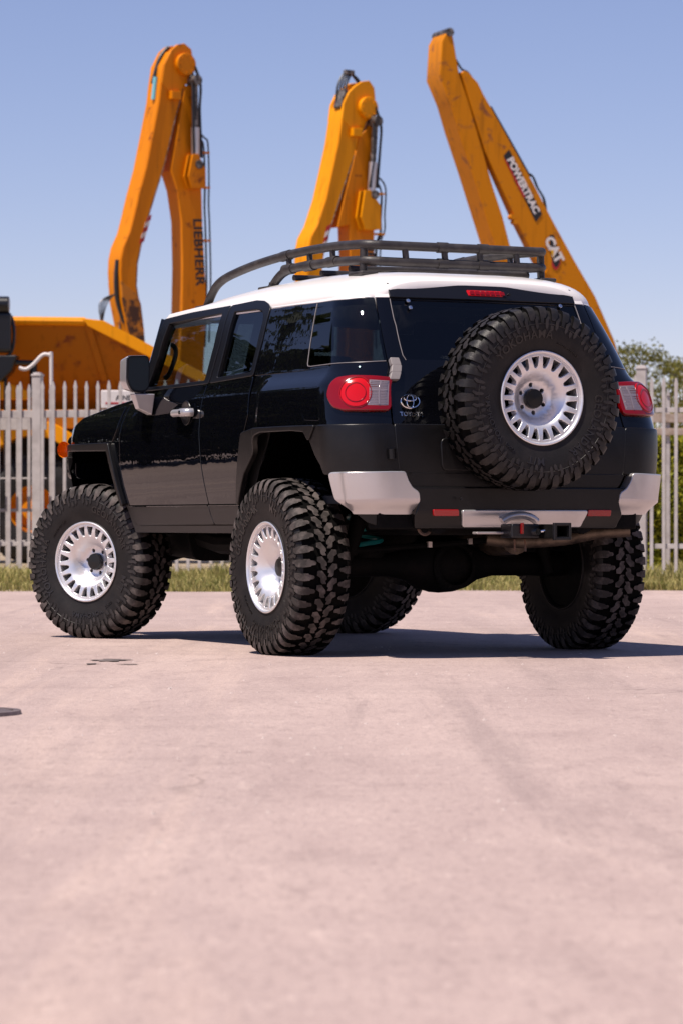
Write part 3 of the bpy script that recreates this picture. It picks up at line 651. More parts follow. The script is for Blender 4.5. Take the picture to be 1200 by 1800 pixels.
def S0(t,z):
    if t>3: x,y,zz=S0(6-t,z); return -x,y,zz
    w=_lerp(WT,z); r=_lerp(RT,z)
    if t<=1:
        y=YA-t if t<=0 else YA+(r+RC-YA)*t
        w-=.9*max(0,y-2.9)**2
        w-=.055*sst(1.20,1.43,z)*sst(1.99,2.06,y)
        w+=haunch(y,z)+.035*sst(.2,1.7,y)*sst(1.46,1.82,z)
        return -w,y,z
    w+=haunch(-1,z)
    if t<=2:
        an=(t-1)*math.pi/2
        return -(w-RC)-RC*math.cos(an), r+RC-RC*math.sin(an), z
    q=t-2; x=-(w-RC)*(1-q)
    return x, r-.02*sst(0,1,q), z
def nrm(t,z):
    e=1e-3
    a=S0(t-e,z);b=S0(t+e,z);c=S0(t,z-e);d=S0(t,z+e)
    u=[b[i]-a[i] for i in range(3)];v=[d[i]-c[i] for i in range(3)]
    n=(u[1]*v[2]-u[2]*v[1],u[2]*v[0]-u[0]*v[2],u[0]*v[1]-u[1]*v[0])
    l=math.sqrt(sum(k*k for k in n)) or 1
    return tuple(k/l for k in n)
def S(t,z,off=0):
    p=S0(t,z)
    if off:
        n=nrm(t,z); return tuple(p[i]+off*n[i] for i in range(3))
    return p
car = empty('off_road_vehicle', CAR_AT, (0, 0, CAR_YAW))
tag(car, 'lifted black off-road vehicle with white roof, roof rack and rear-mounted spare wheel', 'car')
TC = [-3.1+.14*k for k in range(19)] + [-.42, -.3, -.2, -.17, -.14, -.11, -.08, -.05, -.02, .0] + [.08*k for k in range(1, 13)] + [1+.0834*k for k in range(0, 13)] + [2.06+.12*k for k in range(8)]
TC = sorted(set(round(t, 4) for t in TC)); TC = TC + [round(6-t, 4) for t in reversed(TC) if t > 1.6]
ZC = [.66+.06*k for k in range(12)] + [.69, .735, .75, .765, .795, .81] + [1.36+.02*k for k in range(7)] + [1.52+.05*k for k in range(9)]
def FS(off=0., side=-1, bulge=None):
    def fn(t, z):
        o = off + (bulge(t, z) if bulge else 0.)
        p = S(t, z, o); n = nrm(t, z)
        if bulge:
            e = 2e-3
            a = Vector(S(t+e, z, off+bulge(t+e, z))) - Vector(S(t-e, z, off+bulge(t-e, z))); b_ = Vector(S(t, z+e, off+bulge(t, z+e))) - Vector(S(t, z-e, off+bulge(t, z-e)))
            n = a.cross(b_).normalized()
        if side > 0: return (-p[0], p[1], p[2]), (-n[0], n[1], n[2])
        return p, n
    return fn
def panel(name, outl, mat, off=0., thick=.025, both=True, rnd=.012, holes=(), parent=None, edge=.0035, bulge=None, label=None, sides=None):
    lo, hi = min(t for t, z in outl), max(t for t, z in outl); zl, zh = min(z for t, z in outl), max(z for t, z in outl)
    P = round_poly(outl, rnd) if rnd else outl; res = []
    for s in (sides or ((-1, 1) if both else (-1,))):
        o = sheet(name, P, FS(off, s, bulge), mat, parent or car, [round_poly(h, rnd) for h in holes], [t for t in TC if lo < t < hi], [z for z in ZC if zl < z < zh], thick, edge)
        if label: o['label'] = label
        res.append(o)
    return res

FD = [(-2.013, 1.400), (-1.874, 1.428), (-1.674, 1.436), (-1.377, 1.439), (-0.87, 1.444), (-0.879, 1.33), (-0.881, 1.18), (-0.869, 0.992), (-0.844, 0.842), (-0.836, 0.784), (-1.969, 0.784), (-2.003, 0.892), (-2.034, 1.011), (-2.025, 1.18)]
panel('front_door', FD, M_PAINT, .0, .05)
panel('rear_door', [(-0.856, 1.445), (-0.599, 1.452), (-0.272, 1.462), (-0.244, 1.254), (-0.279, 1.173), (-0.342, 0.983), (-0.407, 0.784), (-0.823, 0.784), (-0.831, 0.842), (-0.855, 0.992), (-0.867, 1.179), (-0.864, 1.329)], M_PAINT, .0, .05)
panel('door_cladding', [(-1.97, 0.775), (-0.833, 0.775), (-0.824, 0.73), (-0.793, 0.677), (-1.856, 0.672), (-1.905, 0.687), (-1.942, 0.729)], M_CLAD, .004, .05)
panel('door_cladding', [(-0.822, 0.775), (-0.435, 0.775), (-0.456, 0.677), (-0.781, 0.677), (-0.812, 0.73)], M_CLAD, .004, .05)
panel('sill', [(-2.06, .80), (-1.985, .775), (-1.95, .725), (-1.91, .678), (-1.87, .664), (-.45, .666), (-.425, .775), (-.40, .775), (-.46, .628), (-1.97, .628)], M_CLAD, -.012, .08, rnd=.006)
GL1 = [(-1.722, 1.456), (-1.639, 1.627), (-1.584, 1.821), (-1.226, 1.830), (-0.877, 1.838), (-0.87, 1.656), (-0.905, 1.463), (-1.389, 1.457)]
GL2 = [(-0.731, 1.837), (-0.455, 1.834), (-0.382, 1.824), (-0.345, 1.801), (-0.325, 1.766), (-0.306, 1.621), (-0.305, 1.483), (-0.748, 1.472), (-0.725, 1.661)]
panel('front_door_frame', [(-1.80, 1.441), (-1.725, 1.613), (-1.675, 1.849), (-1.3, 1.865), (-0.809, 1.873), (-0.802, 1.668), (-0.846, 1.449), (-1.383, 1.443)], M_TRIM, .006, .05, holes=[GL1])
panel('rear_door_frame', [(-0.795, 1.873), (-0.5, 1.882), (-0.4, 1.873), (-0.334, 1.853), (-0.29, 1.826), (-0.262, 1.642), (-0.270, 1.468), (-0.826, 1.450), (-0.786, 1.664)], M_TRIM, .006, .05, holes=[GL2])
def grow(P, k):
    c = Vector((sum(p[0] for p in P)/len(P), sum(p[1] for p in P)/len(P)))
    return [(c.x+(p[0]-c.x)*(1+k), c.y+(p[1]-c.y)*(1+k*1.6)) for p in P]
panel('door_window', grow(GL1, .03), M_GLASS, -.012, .004, edge=.001)
panel('door_window', grow(GL2, .04), M_GLASSD, -.012, .004, edge=.001)
panel('rear_pillar', [(-0.282, 1.823), (0.029, 1.822), (0.612, 1.820), (0.612, 1.646), (0.602, 1.498), (0.640, 1.470), (0.188, 1.466), (-0.255, 1.468), (-0.246, 1.641)], M_PAINT, .0, .03)
panel('quarter_window', [(0.631, 1.819), (1.311, 1.819), (1.692, 1.829), (1.811, 1.671), (1.911, 1.499), (1.573, 1.491), (0.669, 1.487), (0.624, 1.499), (0.632, 1.646)], M_GLASSD, .0, .006, edge=.002)
FU = [(0.790, 1.367), (1.02, 1.364), (1.085, 1.337), (1.05, 1.207), (0.984, 1.197), (0.782, 1.204), (0.745, 1.244), (0.755, 1.33)]
QB = [(-0.232, 1.460), (0.192, 1.462), (0.660, 1.466), (0.671, 1.479), (1.574, 1.486), (1.915, 1.493), (2.065, 1.291), (2.065, 1.176), (1.581, 1.174), (0.989, 1.174), (0.448, 1.178), (-0.149, 1.180), (-0.262, 1.166), (-0.228, 1.253)]
panel('quarter_panel', QB, M_PAINT, .0, .04, holes=[grow(FU, .02)])
panel('fuel_flap', FU, M_PAINT, .0, .02)
panel('quarter_cladding', [(0.986, 1.166), (1.578, 1.166), (2.066, 1.168), (2.073, 1.02), (2.083, 0.938), (1.706, 0.934), (1.069, 0.93), (0.934, 1.023), (0.855, 1.11)], M_CLAD, .012, .05, rnd=.02, edge=.008)
panel('wheel_arch_flare', [(-0.420, 0.79), (-0.342, 0.977), (-0.275, 1.158), (-0.149, 1.174), (0.448, 1.173), (0.96, 1.168), (.86, 1.10), (0.80, 1.147), (0.60, 1.157), (0.09, 1.158), (0.0, 1.145), (-.265, .955), (-.402, .79)], M_CLAD, .022, .03, rnd=.015, edge=.006)
panel('wheel_arch_flare', [(-3.02, .98), (-2.99, 1.12), (-2.90, 1.152), (-2.17, 1.148), (-2.098, .99), (-2.03, .79), (-2.055, .785), (-2.125, .97), (-2.19, 1.11), (-2.85, 1.122), (-2.93, 1.09), (-2.97, .98)], M_CLAD, .025, .03, rnd=.012, edge=.006)
panel('front_wing', [(-2.044, 1.005), (-2.038, 1.181), (-2.026, 1.399), (-2.27, 1.374), (-2.701, 1.313), (-2.90, 1.243), (-2.97, 1.171), (-2.862, 1.139), (-2.161, 1.137), (-2.087, 0.979), (-2.035, 0.793), (-1.985, 0.785), (-2.018, 0.892)], M_PAINT, .0, .04)
panel('wing_vent', [(-2.07, 1.36), (-2.30, 1.335), (-2.36, 1.30), (-2.30, 1.16), (-2.14, 1.155), (-2.08, 1.22)], M_PAINT, .006, .02)
for s in (-1, 1):                                              # seals round the side and rear glass, their highlight put into the grey
    for L in ([(.621, 1.818), (.622, 1.646), (.612, 1.500), (.624, 1.487), (.672, 1.483), (1.1, 1.486), (1.573, 1.4885), (1.90, 1.4955)], [(1.909, 1.822), (2.020, 1.682), (2.0915, 1.527), (2.12, 1.5025)]):
        b = MB(); pts = []
        for i in range(len(L)-1): pts += [(L[i][0]*(1-q/4)+L[i+1][0]*q/4, L[i][1]*(1-q/4)+L[i+1][1]*q/4) for q in range(4)]
        b.tube([(p[0]*-s, p[1], p[2]) for p in (S(t, z, .0015) for t, z in pts+[L[-1]])], .0022, 6); b.build('window_seal', M_SEAL, car)
# tailgate
def sym(L): return L + [(6-t, z) for t, z in reversed(L)]
panel('tailgate', sym([(1.722, 1.829), (1.83, 1.671), (1.938, 1.497), (2.085, 1.291), (2.083, 1.176)]), M_PAINT, .0, .05, False, .012, holes=[sym([(1.915, 1.822), (2.022, 1.682), (2.094, 1.528), (2.122, 1.504)])])
panel('rear_window', sym([(1.912, 1.824), (2.018, 1.682), (2.089, 1.526), (2.117, 1.501)]), M_GLASSD, -.006, .006, False, .012, edge=.001)
panel('roof_corner', [(1.672, 1.905), (1.826, 1.905), (1.902, 1.832), (1.714, 1.832)], M_WHITE, .002, .03, True, .004)
sp = panel('spoiler', sym([(1.832, 1.900), (1.908, 1.830)]), M_TRIM, .010, .04, False, .004)[0]
panel('tailgate_cladding', sym([(2.080, 1.168), (2.085, 1.02), (2.094, 0.925)]), M_CLAD, .014, .05, False, .012, edge=.008)
panel('tailgate_cladding', [(2.42, 1.10), (3.58, 1.10), (3.58, .95), (2.42, .95)], M_CLAD, .024, .02, False, .03, edge=.006)
panel('brake_lamp', [(2.795, 1.872), (3.205, 1.872), (3.205, 1.848), (2.81, 1.848)], M_REDB, .015, .01, False, .004)
for k in range(7):
    t = 2.825+k*.06; panel('brake_lamp_lens', [(t, 1.868), (t+.045, 1.868), (t+.045, 1.852), (t, 1.852)], M_RED, .018, .004, False, .003, edge=.002)
for t, z in ((2.13, 1.81), (2.158, 1.774)):
    for tt in (t, 6-t):
        p = Vector(S(tt, z, .002)); n = Vector(nrm(tt, z)); b = MB(); b.tube([p, p+n*.012], .011, 12); b.build('window_bolt', M_CHROME, car, bevel=.003)
p = Vector(S(3.265, 1.852, .022)); b = MB(); b.tube([p, p+Vector((0, -.015, 0))], .008, 10); b.build('washer_jet', M_TRIM, car)
for hz in (1.452,):
    for k in range(3):
        panel('hinge', [(1.945+k*.032, 1.50-k*.036), (2.035+k*.024, 1.50-k*.036), (2.055+k*.024, 1.468-k*.036), (1.968+k*.032, 1.468-k*.036)], M_HINGE, .026, .03, False, .004)
b = MB(); b.tube([S(2.03, 1.05, .02), S(2.03, 1.00, .02)], .02, 10); b.build('hinge', M_CLAD, car)
for s in (-1, 1):                                              # thin glossy tubes added between door and cladding to catch a sky highlight
    for t0, t1 in ((-1.968, -.838), (-.822, -.412)):
        b = MB(); b.tube([(-s*p[0], p[1], p[2]) for p in (S(t0+(t1-t0)*k/8, .7795, .0035) for k in range(9))], .0058, 8); b.build('highlight_tube', M_PAINT, car)
# tail lamps
LA = [(1.274, 1.315), (1.305, 1.363), (1.362, 1.395), (1.549, 1.405), (1.857, 1.404), (2.052, 1.401), (2.060, 1.245), (1.76, 1.243), (1.494, 1.245), (1.355, 1.262)]
def dome(tc, zc, rt, rz, h): return lambda t, z: h*max(0., 1-((t-tc)/rt)**2-((z-zc)/rz)**2)
for s in (-1, 1):
    lo = [t for t in TC if 1.27 < t < 2.06]
    hs = sheet('tail_lamp', round_poly(LA, .03), FS(.022, s), M_RED, car, [], lo, [1.28, 1.32, 1.36], .04, .008)
    C = [(1.655+.20*math.cos(a*math.pi/16), 1.325+.073*math.sin(a*math.pi/16)) for a in range(32)]
    sheet('lens', C, FS(.0235, s, dome(1.655, 1.325, .21, .077, .002)), M_REDB, hs, [], [1.46+.04*k for k in range(11)], [1.25+.015*k for k in range(11)], .01, .002)
    for q in (.96, .62):
        b = MB(); b.tube([(-s*p[0], p[1], p[2]) for p in (S(1.655+.20*q*math.cos(a*math.pi/20), 1.325+.073*q*math.sin(a*math.pi/20), .0258) for a in range(40))], .0022, 6, True); b.build('lens_ring', M_RED, hs)
    sheet('reversing_lens', [(1.80, 1.386), (2.030, 1.386), (2.036, 1.264), (1.80, 1.264)], FS(.0232, s), M_CLEAR, hs, [], lo, [], .005, .002)
    for k in range(15):
        z = 1.269+k*.0080
        sheet('lens_rib', [(1.82, z), (2.028, z), (2.028, z+.0042), (1.82, z+.0042)], FS(.0250, s), M_CLEAR, hs, [], [1.92, 2.0], [], .002, .0006)
    for t in (1.935,):
        sheet('lens_divider', [(t, 1.268), (t+.018, 1.268), (t+.018, 1.383), (t, 1.383)], FS(.0262, s), M_CLEAR, hs, [], [], [1.3, 1.34], .003, .001)
    sheet('lens_divider', [(1.82, 1.337), (2.028, 1.337), (2.028, 1.346), (1.82, 1.346)], FS(.0262, s), M_CLEAR, hs, [], [1.92], [], .003, .001)
# badge and name on the tailgate
def onGate(cx_t, cz, off):
    return lambda x, y, k=0: S(cx_t + x/.70, cz+y, off+k)
G = onGate(2.222, 1.290, .006)
for rx, ry, ox, oy in ((.050, .034, 0, 0), (.018, .033, 0, 0), (.033, .012, 0, .015)):
    b = MB(); b.tube([G(ox+rx*math.cos(a*math.pi/20), oy+ry*math.sin(a*math.pi/20)) for a in range(40)], .0040 if rx > .045 else .0032, 6, True); b.build('badge', M_CHROME, car)
lettering('name_lettering', 'TOYOTA', lambda x, y, k: onGate(2.226, 1.224, .003)(x, y, k), .030, M_CHROME, car, .003, .0008, 1.05)
# bumper
BCO = [(1.23, 0.926), (1.263, 0.932), (1.705, 0.933), (2.105, 0.934), (2.12, 0.893), (2.149, 0.856), (2.196, 0.834), (2.193, 0.784), (2.151, 0.727), (1.748, 0.727), (1.441, 0.727), (1.378, 0.76), (1.273, 0.811)]
for sd, dt in ((-1, 0.), (1, .085)):
    panel('bumper_corner', [(t-dt*sst(1.75, 2.1, t), z) for t, z in BCO], M_SILVER, .036, .07, True, .012, edge=.006, sides=(sd,),
      bulge=lambda t, z: .014*sst(.93, .90, z)*0 - .055*sst(.805, .72, z) + .010*sst(1.40, 1.44, t))
BB = [(2.06, .855), (2.19, .842), (2.205, .834), (2.203, .784), (2.158, .72), (2.17, .662)]
panel('bumper', BB + [(6-t+.085, z) for t, z in reversed(BB)], M_CLAD, .040, .12, False, .01, edge=.008, bulge=lambda t, z: -.03*sst(.74, .66, z))
panel('bumper_top', sym([(1.95, .93), (2.08, .93), (2.11, .88), (2.15, .852), (2.0, .852)]), M_CLAD, .018, .05, False, .01)
panel('bumper_skirt', [(1.42, .745), (1.5, .722), (1.8, .722), (2.16, .722), (2.165, .665), (1.85, .662), (1.62, .685)], M_CLAD, -.02, .05, True, .02)
bc = panel('bumper_strip', sym([(2.535, .744), (2.552, .666)])[:2] + [(3.575, .666), (3.595, .744)], M_SILVER, .058, .02, False, .01, edge=.006, bulge=lambda t, z: -.03*sst(.74, .66, z))[0]
for t0 in (2.30, 3.615):
    panel('reflector', [(t0, .748), (t0+.20, .748), (t0+.20, .722), (t0, .722)], M_REDR, .052, .02, False, .006)
b = MB(); b.tube(smooth_path([(-.10, -.872, .69), (-.06, -.876, .712), (.0, -.878, .722), (.06, -.876, .712), (.10, -.872, .69)]), .020, 12); b.build('bumper_boss', M_SILVER, car)
b = MB(); b.tube([(-.34, -.885, .802), (-.34, -.892, .802)], .008, 10); b.build('parking_sensor', M_TRIM, car)
# tow hitch
h = MB()
for dx, dz, sx, sz in ((0, .03, .075, .012), (0, -.03, .075, .012), (-.032, 0, .012, .072), (.032, 0, .012, .072)): h.box((.055+dx, -1.06, .640+dz), (sx, .30, sz))
ho = h.build('hitch_receiver', M_UNDER, car, bevel=.004)
b = MB(); b.box((.055, -1.205, .676), (.092, .02, .014)); b.box((.055, -1.205, .604), (.092, .02, .014)); b.box((.013, -1.205, .64), (.014, .02, .086)); b.box((.097, -1.205, .64), (.014, .02, .086)); b.build('collar', M_TRIM, ho, bevel=.003)
b = MB(); b.box((-.08, -1.02, .642), (.16, .12, .07)); b.build('hitch_block', M_TRIM, ho, bevel=.008)
b = MB(); b.box((-.105, -1.085, .655), (.014, .02, .055)); b.build('red_tab', M_RED, ho, bevel=.003)
b = MB(); b.tube([(-.02, -1.05, .638), (-.02, -1.10, .638)], .016, 12); b.tube([(-.005, -1.09, .64), (.03, -1.10, .645)], .007, 8); b.build('hitch_pin', M_CHROME, ho)
b = MB(); b.box((-.23, -.97, .632), (.16, .05, .012)); b.build('hitch_arm', M_ROD, ho, bevel=.003)
for dx in (-.10, -.04): 
    b = MB(); b.tube([(dx, -1.0, .60), (dx+.003, -1.0, .54)], .005, 6); b.build('chain_tab', M_RUST, ho)
# mirrors
for s in (-1, 1):
    mr = empty('side_mirror', (s*1.005, 1.76, 1.53), (0, 0, 0), car)
    P = round_poly([(-.066, .100), (.064, .105), (.074, .06), (.070, -.085), (.038, -.112), (-.038, -.108), (-.070, -.05)], .025, 4)
    b = MB(); b.prism([(x, z) for x, z in P], .12, lambda a, z, t: (-s*a*(1-.25*(t/.12)**2)*-1 if False else s*-a*(1-.2*(t/.12)), t-.02, z*(1-.15*(t/.12)))); b.build('housing', M_SILVER, mr, bevel=.018, seg=3)
    b = MB(); b.prism([(x*.96, z*.97) for x, z in P], .02, lambda a, z, t: (s*-a, t-.04, z)); b.build('bezel', M_TRIM, mr, bevel=.006)
    b = MB(); b.prism([(x*.86, z*.88) for x, z in P], .004, lambda a, z, t: (s*-a, t-.0435, z)); b.build('mirror_glass', M_CABGL, mr)
    b = MB(); V = [(s*.02, -.03, -.115), (-s*.10, -.05, -.115), (-s*.105, .07, -.115), (s*.02, .04, -.115), (-s*.01, -.02, -.20), (-s*.095, -.02, -.235), (-s*.095, .05, -.235), (-s*.01, .03, -.20)]
    b.add(V, [(0, 1, 2, 3), (4, 7, 6, 5), (0, 4, 5, 1), (1, 5, 6, 2), (2, 6, 7, 3), (3, 7, 4, 0)]); b.build('bracket', M_SILVER, mr, bevel=.006)
    b = MB(); b.tube([(-s*.02, 0, -.08), (-s*.03, 0, -.15)], .028, 12); b.build('pivot', M_TRIM, mr)
    # door handle
    dh = empty('door_handle', (s*.915, 1.27, 1.292), (0, 0, 0), car)
    b = MB(); b.tube(smooth_path([(s*-.002, .095, 0), (s*.026, .085, .0), (s*.032, .05, 0), (s*.034, -.03, 0), (s*.034, -.08, 0), (s*.024, -.105, 0), (s*-.002, -.11, 0)], 4), [.018]*4+[.021]*8+[.024]*9+[.024]*4, 12); b.build('grip', M_SILVER, dh)
    b = MB(); b.tube([(s*.045, -.07, 0), (s*.062, -.07, 0)], .011, 14); b.build('lock', M_CHROME, dh)
    b = MB(); b.lathe([(0, .068), (.004, .066), (.004, .055), (-.01, .02), (-.012, 0)], 28, Matrix.Translation((s*-.002, -.02, 0)) @ Matrix.Scale(s, 4, (1, 0, 0)) @ Matrix.Diagonal((1, 1.0, 1.0, 1))); b.build('recess', M_TRIM, dh)
# roof
def roof():
    ZT = ((-.52, 1.885), (-.47, 1.935), (-.40, 1.960), (-.2, 1.990), (.2, 2.012), (.7, 2.012), (1.2, 1.99), (1.6, 1.95), (1.85, 1.912), (1.98, 1.872), (2.02, 1.855))
    def hw(y):
        z = 1.84; w = _lerp(WT, z); r = _lerp(RT, z)
        if y > r+RC: return (w + .035*sst(.2, 1.7, y))*(1-.9*max(0, y-1.80)**1.5)
        d = min(RC, r+RC-y); return w-RC+math.sqrt(max(0, RC*RC-d*d))
    ys = [-.482, -.478, -.47, -.455, -.43, -.40, -.36, -.30, -.25, -.2] + [-.1+.1*k for k in range(18)] + [1.7, 1.78, 1.85, 1.9, 1.93, 1.95, 1.96]
    xs = [-1, -.995, -.985, -.97, -.95, -.92, -.88, -.83, -.76, -.66, -.5, -.3, 0]; xs = xs + [-x for x in reversed(xs[:-1])]
    V = []; n = len(xs)
    for y in ys:
        zt = _lerp(ZT, y); zd = 1.828 if y < 1.75 else 1.828+.02*sst(1.75, 2.0, y); h = hw(y)
        for x in xs:
            q = abs(x); V.append((x*(h-.002), y, zd+(zt-zd)*(1-q**4.6)**.55))
    F = []
    for j in range(len(ys)-1):
        for i in range(n-1): a = j*n+i; F.append((a, a+1, a+n+1, a+n))
    m = len(V); V += [(x*.97, y, z-.035) for x, y, z in V]
    F += [tuple(m+i for i in reversed(q)) for q in list(F)]
    for i in range(n-1): F.append((i+1, i, m+i, m+i+1)); a = (len(ys)-1)*n+i; F.append((a, a+1, m+a+1, m+a))
    for j in range(len(ys)-1):
        a = j*n; F.append((a, a+n, m+a+n, m+a)); a = j*n+n-1; F.append((a+n, a, m+a, m+a+n))
    b = MB(); b.add(V, F); return b.build('roof', M_WHITE, car, sharp=50)
roof()
panel('roof_skirt', [(-1.70, 1.845), (-1.2, 1.862), (-.8, 1.868), (-.4, 1.868), (-.28, 1.835), (.6, 1.828), (1.3, 1.828), (1.664, 1.838), (1.66, 1.865), (.8, 1.865), (-.3, 1.895), (-1.2, 1.90), (-1.66, 1.88)], M_WHITE, -.004, .03, True, .004)
# roof rack
rk = empty('roof_rack', (0, 0, 0), (0, 0, 0), car)
def rail(name, pts, r=.0245, k=6): b = MB(); b.tube(smooth_path(pts, k), r, 14); return b.build(name, M_RACK, rk)
for s in (-1, 1):
    X = s*.535
    rail('upper_rail', [(X, 1.82, 1.93), (X, 1.74, 2.005), (X, 1.64, 2.055), (X, 1.46, 2.088), (X, 1.1, 2.122), (X, .65, 2.142), (X, .2, 2.142), (X, -.08, 2.131), (s*.525, -.18, 2.126), (s*.48, -.222, 2.122), (s*.40, -.230, 2.121), (0, -.233, 2.121)])
    rail('lower_rail', [(X, .94, 1.975), (X, .86, 2.022), (X, .76, 2.052), (X, .57, 2.065), (X, .2, 2.060), (X, -.08, 2.048), (s*.525, -.18, 2.042), (s*.48, -.222, 2.038), (s*.40, -.230, 2.036), (0, -.233, 2.036)])
    for y in (.72, .46, .18):
        b = MB(); b.tube([(X, y, 2.135), (X, y-.01, 2.06)], .016, 10); b.build('strut', M_RACK, rk)
        b = MB(); b.tube([(X, y+.05, 2.062), (X, y-.06, 2.062)], .029, 14); b.build('collar', M_RACK, rk)
    b = MB(); b.tube([(X, .80, 2.136), (X, .70, 2.140)], .029, 14); b.build('collar', M_RACK, rk)
    for y, z in ((-.17, 1.975), (1.82, 1.925), (.95, 1.975)):
        b = MB(); b.tube([(s*.525, y, 2.115 if y < 0 else z+.03), (s*.53, y, z-.02)], .021 if y < 0 else .02, 12); b.build('foot', M_RACK, rk)
        b = MB(); b.box((s*.53, y, z-.002), (.10, .16, .022)); b.build('foot_pad', M_RACK, rk, bevel=.008)
for x in (-.32, -.09, .12, .34):
    b = MB(); b.tube([(x, -.233, 2.115), (x+.008, -.233, 2.040)], .017, 10); b.build('strut', M_RACK, rk)
for x in (-.10, .14):
    b = MB(); b.tube([(x-.03, -.233, 2.1205), (x+.03, -.233, 2.1205)], .0285, 14); b.tube([(x-.03, -.233, 2.036), (x+.03, -.233, 2.036)], .0285, 14); b.build('collar', M_RACK, rk)
for y in (-.02, .32, .66):
    z = 2.012
    b = MB(); b.tube([(-.535, y, z), (-.2, y, z+.004), (.2, y, z+.004), (.535, y, z)], .016, 10); b.build('crossbar', M_RACK, rk)
# windscreen, bonnet, nose
def quadsheet(name, c, mat, n=8, bow=.0, thick=0.006):
    V = []; F = []
    for j in range(n+1):
        for i in range(n+1):
            u, v = i/n, j/n; p = (Vector(c[0])*(1-u)+Vector(c[1])*u)*(1-v)+(Vector(c[3])*(1-u)+Vector(c[2])*u)*v
            V.append(p+Vector((0, bow*(1-(2*u-1)**2), 0)))
    m = len(V); V += [p-Vector((0, thick, 0)) for p in V]
    for j in range(n):
        for i in range(n): a = j*(n+1)+i; F += [(a, a+1, a+n+2, a+n+1), (m+a, m+a+n+1, m+a+n+2, m+a+1)]
    b = MB(); b.add(V, F); return b.build(name, mat, car)
quadsheet('windscreen', [(-.80, 2.02, 1.43), (.80, 2.02, 1.43), (.72, 1.93, 1.85), (-.72, 1.93, 1.85)], M_SHIELD, 8, .10)
for s in (-1, 1):
    b = MB(); b.tube([(s*.855, 1.97, 1.40), (s*.80, 1.94, 1.64), (s*.752, 1.91, 1.85)], [.035, .032, .03], 10); b.build('windscreen_pillar', M_PAINT, car)
b = MB(); V = []; F = []; ny, nx = 12, 16
for j in range(ny+1):
    y = 2.02+1.14*j/ny; ze = _lerp(((2.02, 1.405), (2.23, 1.392), (2.47, 1.366), (2.9, 1.305), (3.08, 1.245), (3.16, 1.19)), y); w = .845-.9*max(0, y-2.9)**2
    for i in range(nx+1):
        q = -1+2*i/nx; V.append((q*w, y, ze+.045*(1-abs(q)**4)*(1-.3*(j/ny)**4)))
for j in range(ny):
    for i in range(nx): a = j*(nx+1)+i; F.append((a, a+1, a+nx+2, a+nx+1))
b.add(V, F); bo = b.build('bonnet', M_PAINT, car); md = bo.modifiers.new('s', 'SOLIDIFY'); md.thickness = .03; md.offset = -1
b = MB(); b.prism(round_poly([(-.84, .95), (.84, .95), (.84, 1.20), (.78, 1.235), (-.78, 1.235), (-.84, 1.20)], .04), .14, lambda a, z, t: (a, 3.12+t, z)); b.build('nose_panel', M_PAINT, car, bevel=.03, seg=3)
b = MB(); b.prism(round_poly([(-.78, 1.02), (.78, 1.02), (.78, 1.18), (-.78, 1.18)], .07, 5), .03, lambda a, z, t: (a, 3.255+t, z)); b.build('grille', M_WHITE, car, bevel=.012)
b = MB(); b.prism(round_poly([(-.42, 1.05), (.42, 1.05), (.42, 1.15), (-.42, 1.15)], .02, 3), .02, lambda a, z, t: (a, 3.275+t, z)); b.build('grille_mesh', M_TRIM, car)
b = MB(); b.prism(round_poly([(-.90, .68), (.90, .68), (.92, .90), (-.92, .90)], .05, 4), .28, lambda a, z, t: (a*(1-.12*(t/.28)**2), 3.06+t, z)); b.build('front_bumper', M_SILVER, car, bevel=.03)
for s in (-1, 1):
    b = MB(); b.lathe([(0, .085), (.03, .082), (.045, .06), (.05, .0)], 24, Matrix.Translation((s*.58, 3.27, 1.10)) @ Matrix.Rotation(R(90), 4, 'Z')); b.build('headlamp', M_CLEAR, car)
    b = MB(); b.lathe([(-.02, .040), (.02, .038), (.045, .030), (.058, .012), (.06, 0)], 20, Matrix.Translation((s*.885, 3.19, 1.13)) @ Matrix.Rotation(R(90 if s > 0 else 90), 4, 'Z') @ Matrix.Rotation(R(35*s), 4, 'Z') @ Matrix.Diagonal((1, 1, 1.25, 1))); b.build('indicator', M_ORANGE, car)

# ------------------------------------------------------------------ underbody and cabin
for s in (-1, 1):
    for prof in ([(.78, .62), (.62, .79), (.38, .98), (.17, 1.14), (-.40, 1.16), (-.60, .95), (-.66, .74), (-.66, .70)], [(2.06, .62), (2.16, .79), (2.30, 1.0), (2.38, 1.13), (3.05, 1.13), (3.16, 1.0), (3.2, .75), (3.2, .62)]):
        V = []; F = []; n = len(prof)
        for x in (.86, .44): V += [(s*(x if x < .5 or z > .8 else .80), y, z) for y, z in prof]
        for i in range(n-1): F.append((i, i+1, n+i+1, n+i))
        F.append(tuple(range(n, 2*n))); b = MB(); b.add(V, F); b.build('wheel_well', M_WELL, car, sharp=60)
b = MB()
b.box((0, 1.3, .70), (.86, 3.9, .16)); b.box((0, 1.36, .665), (1.56, 1.12, .07)); b.box((0, -.72, .70), (1.5, .12, .10)); b.box((0, 3.1, .72), (1.2, .1, .2)); b.build('floor_pan', M_UNDER, car, bevel=.01)
for s in (-1, 1):
    b = MB(); b.tube([(s*.42, 3.05, .66), (s*.42, 2.2, .60), (s*.50, 1.7, .56), (s*.50, .6, .56), (s*.42, .35, .66), (s*.42, -.35, .70), (s*.42, -.80, .68)], .055, 8); b.build('frame_rail', M_UNDER, car)
b = MB(); b.prism(round_poly([(-.40, .45), (.40, .45), (.50, .60), (-.50, .60)], .05), 1.0, lambda a, z, t: (a, .75+t, z)); b.build('gearbox_skid', M_UNDER, car, bevel=.02)
b = MB(); b.prism(round_poly([(-.50, .46), (.50, .46), (.55, .66), (-.55, .66)], .06), .95, lambda a, z, t: (a, 2.1+t, z+.05*(t/.95))); b.build('front_skid', M_UNDER, car, bevel=.02)
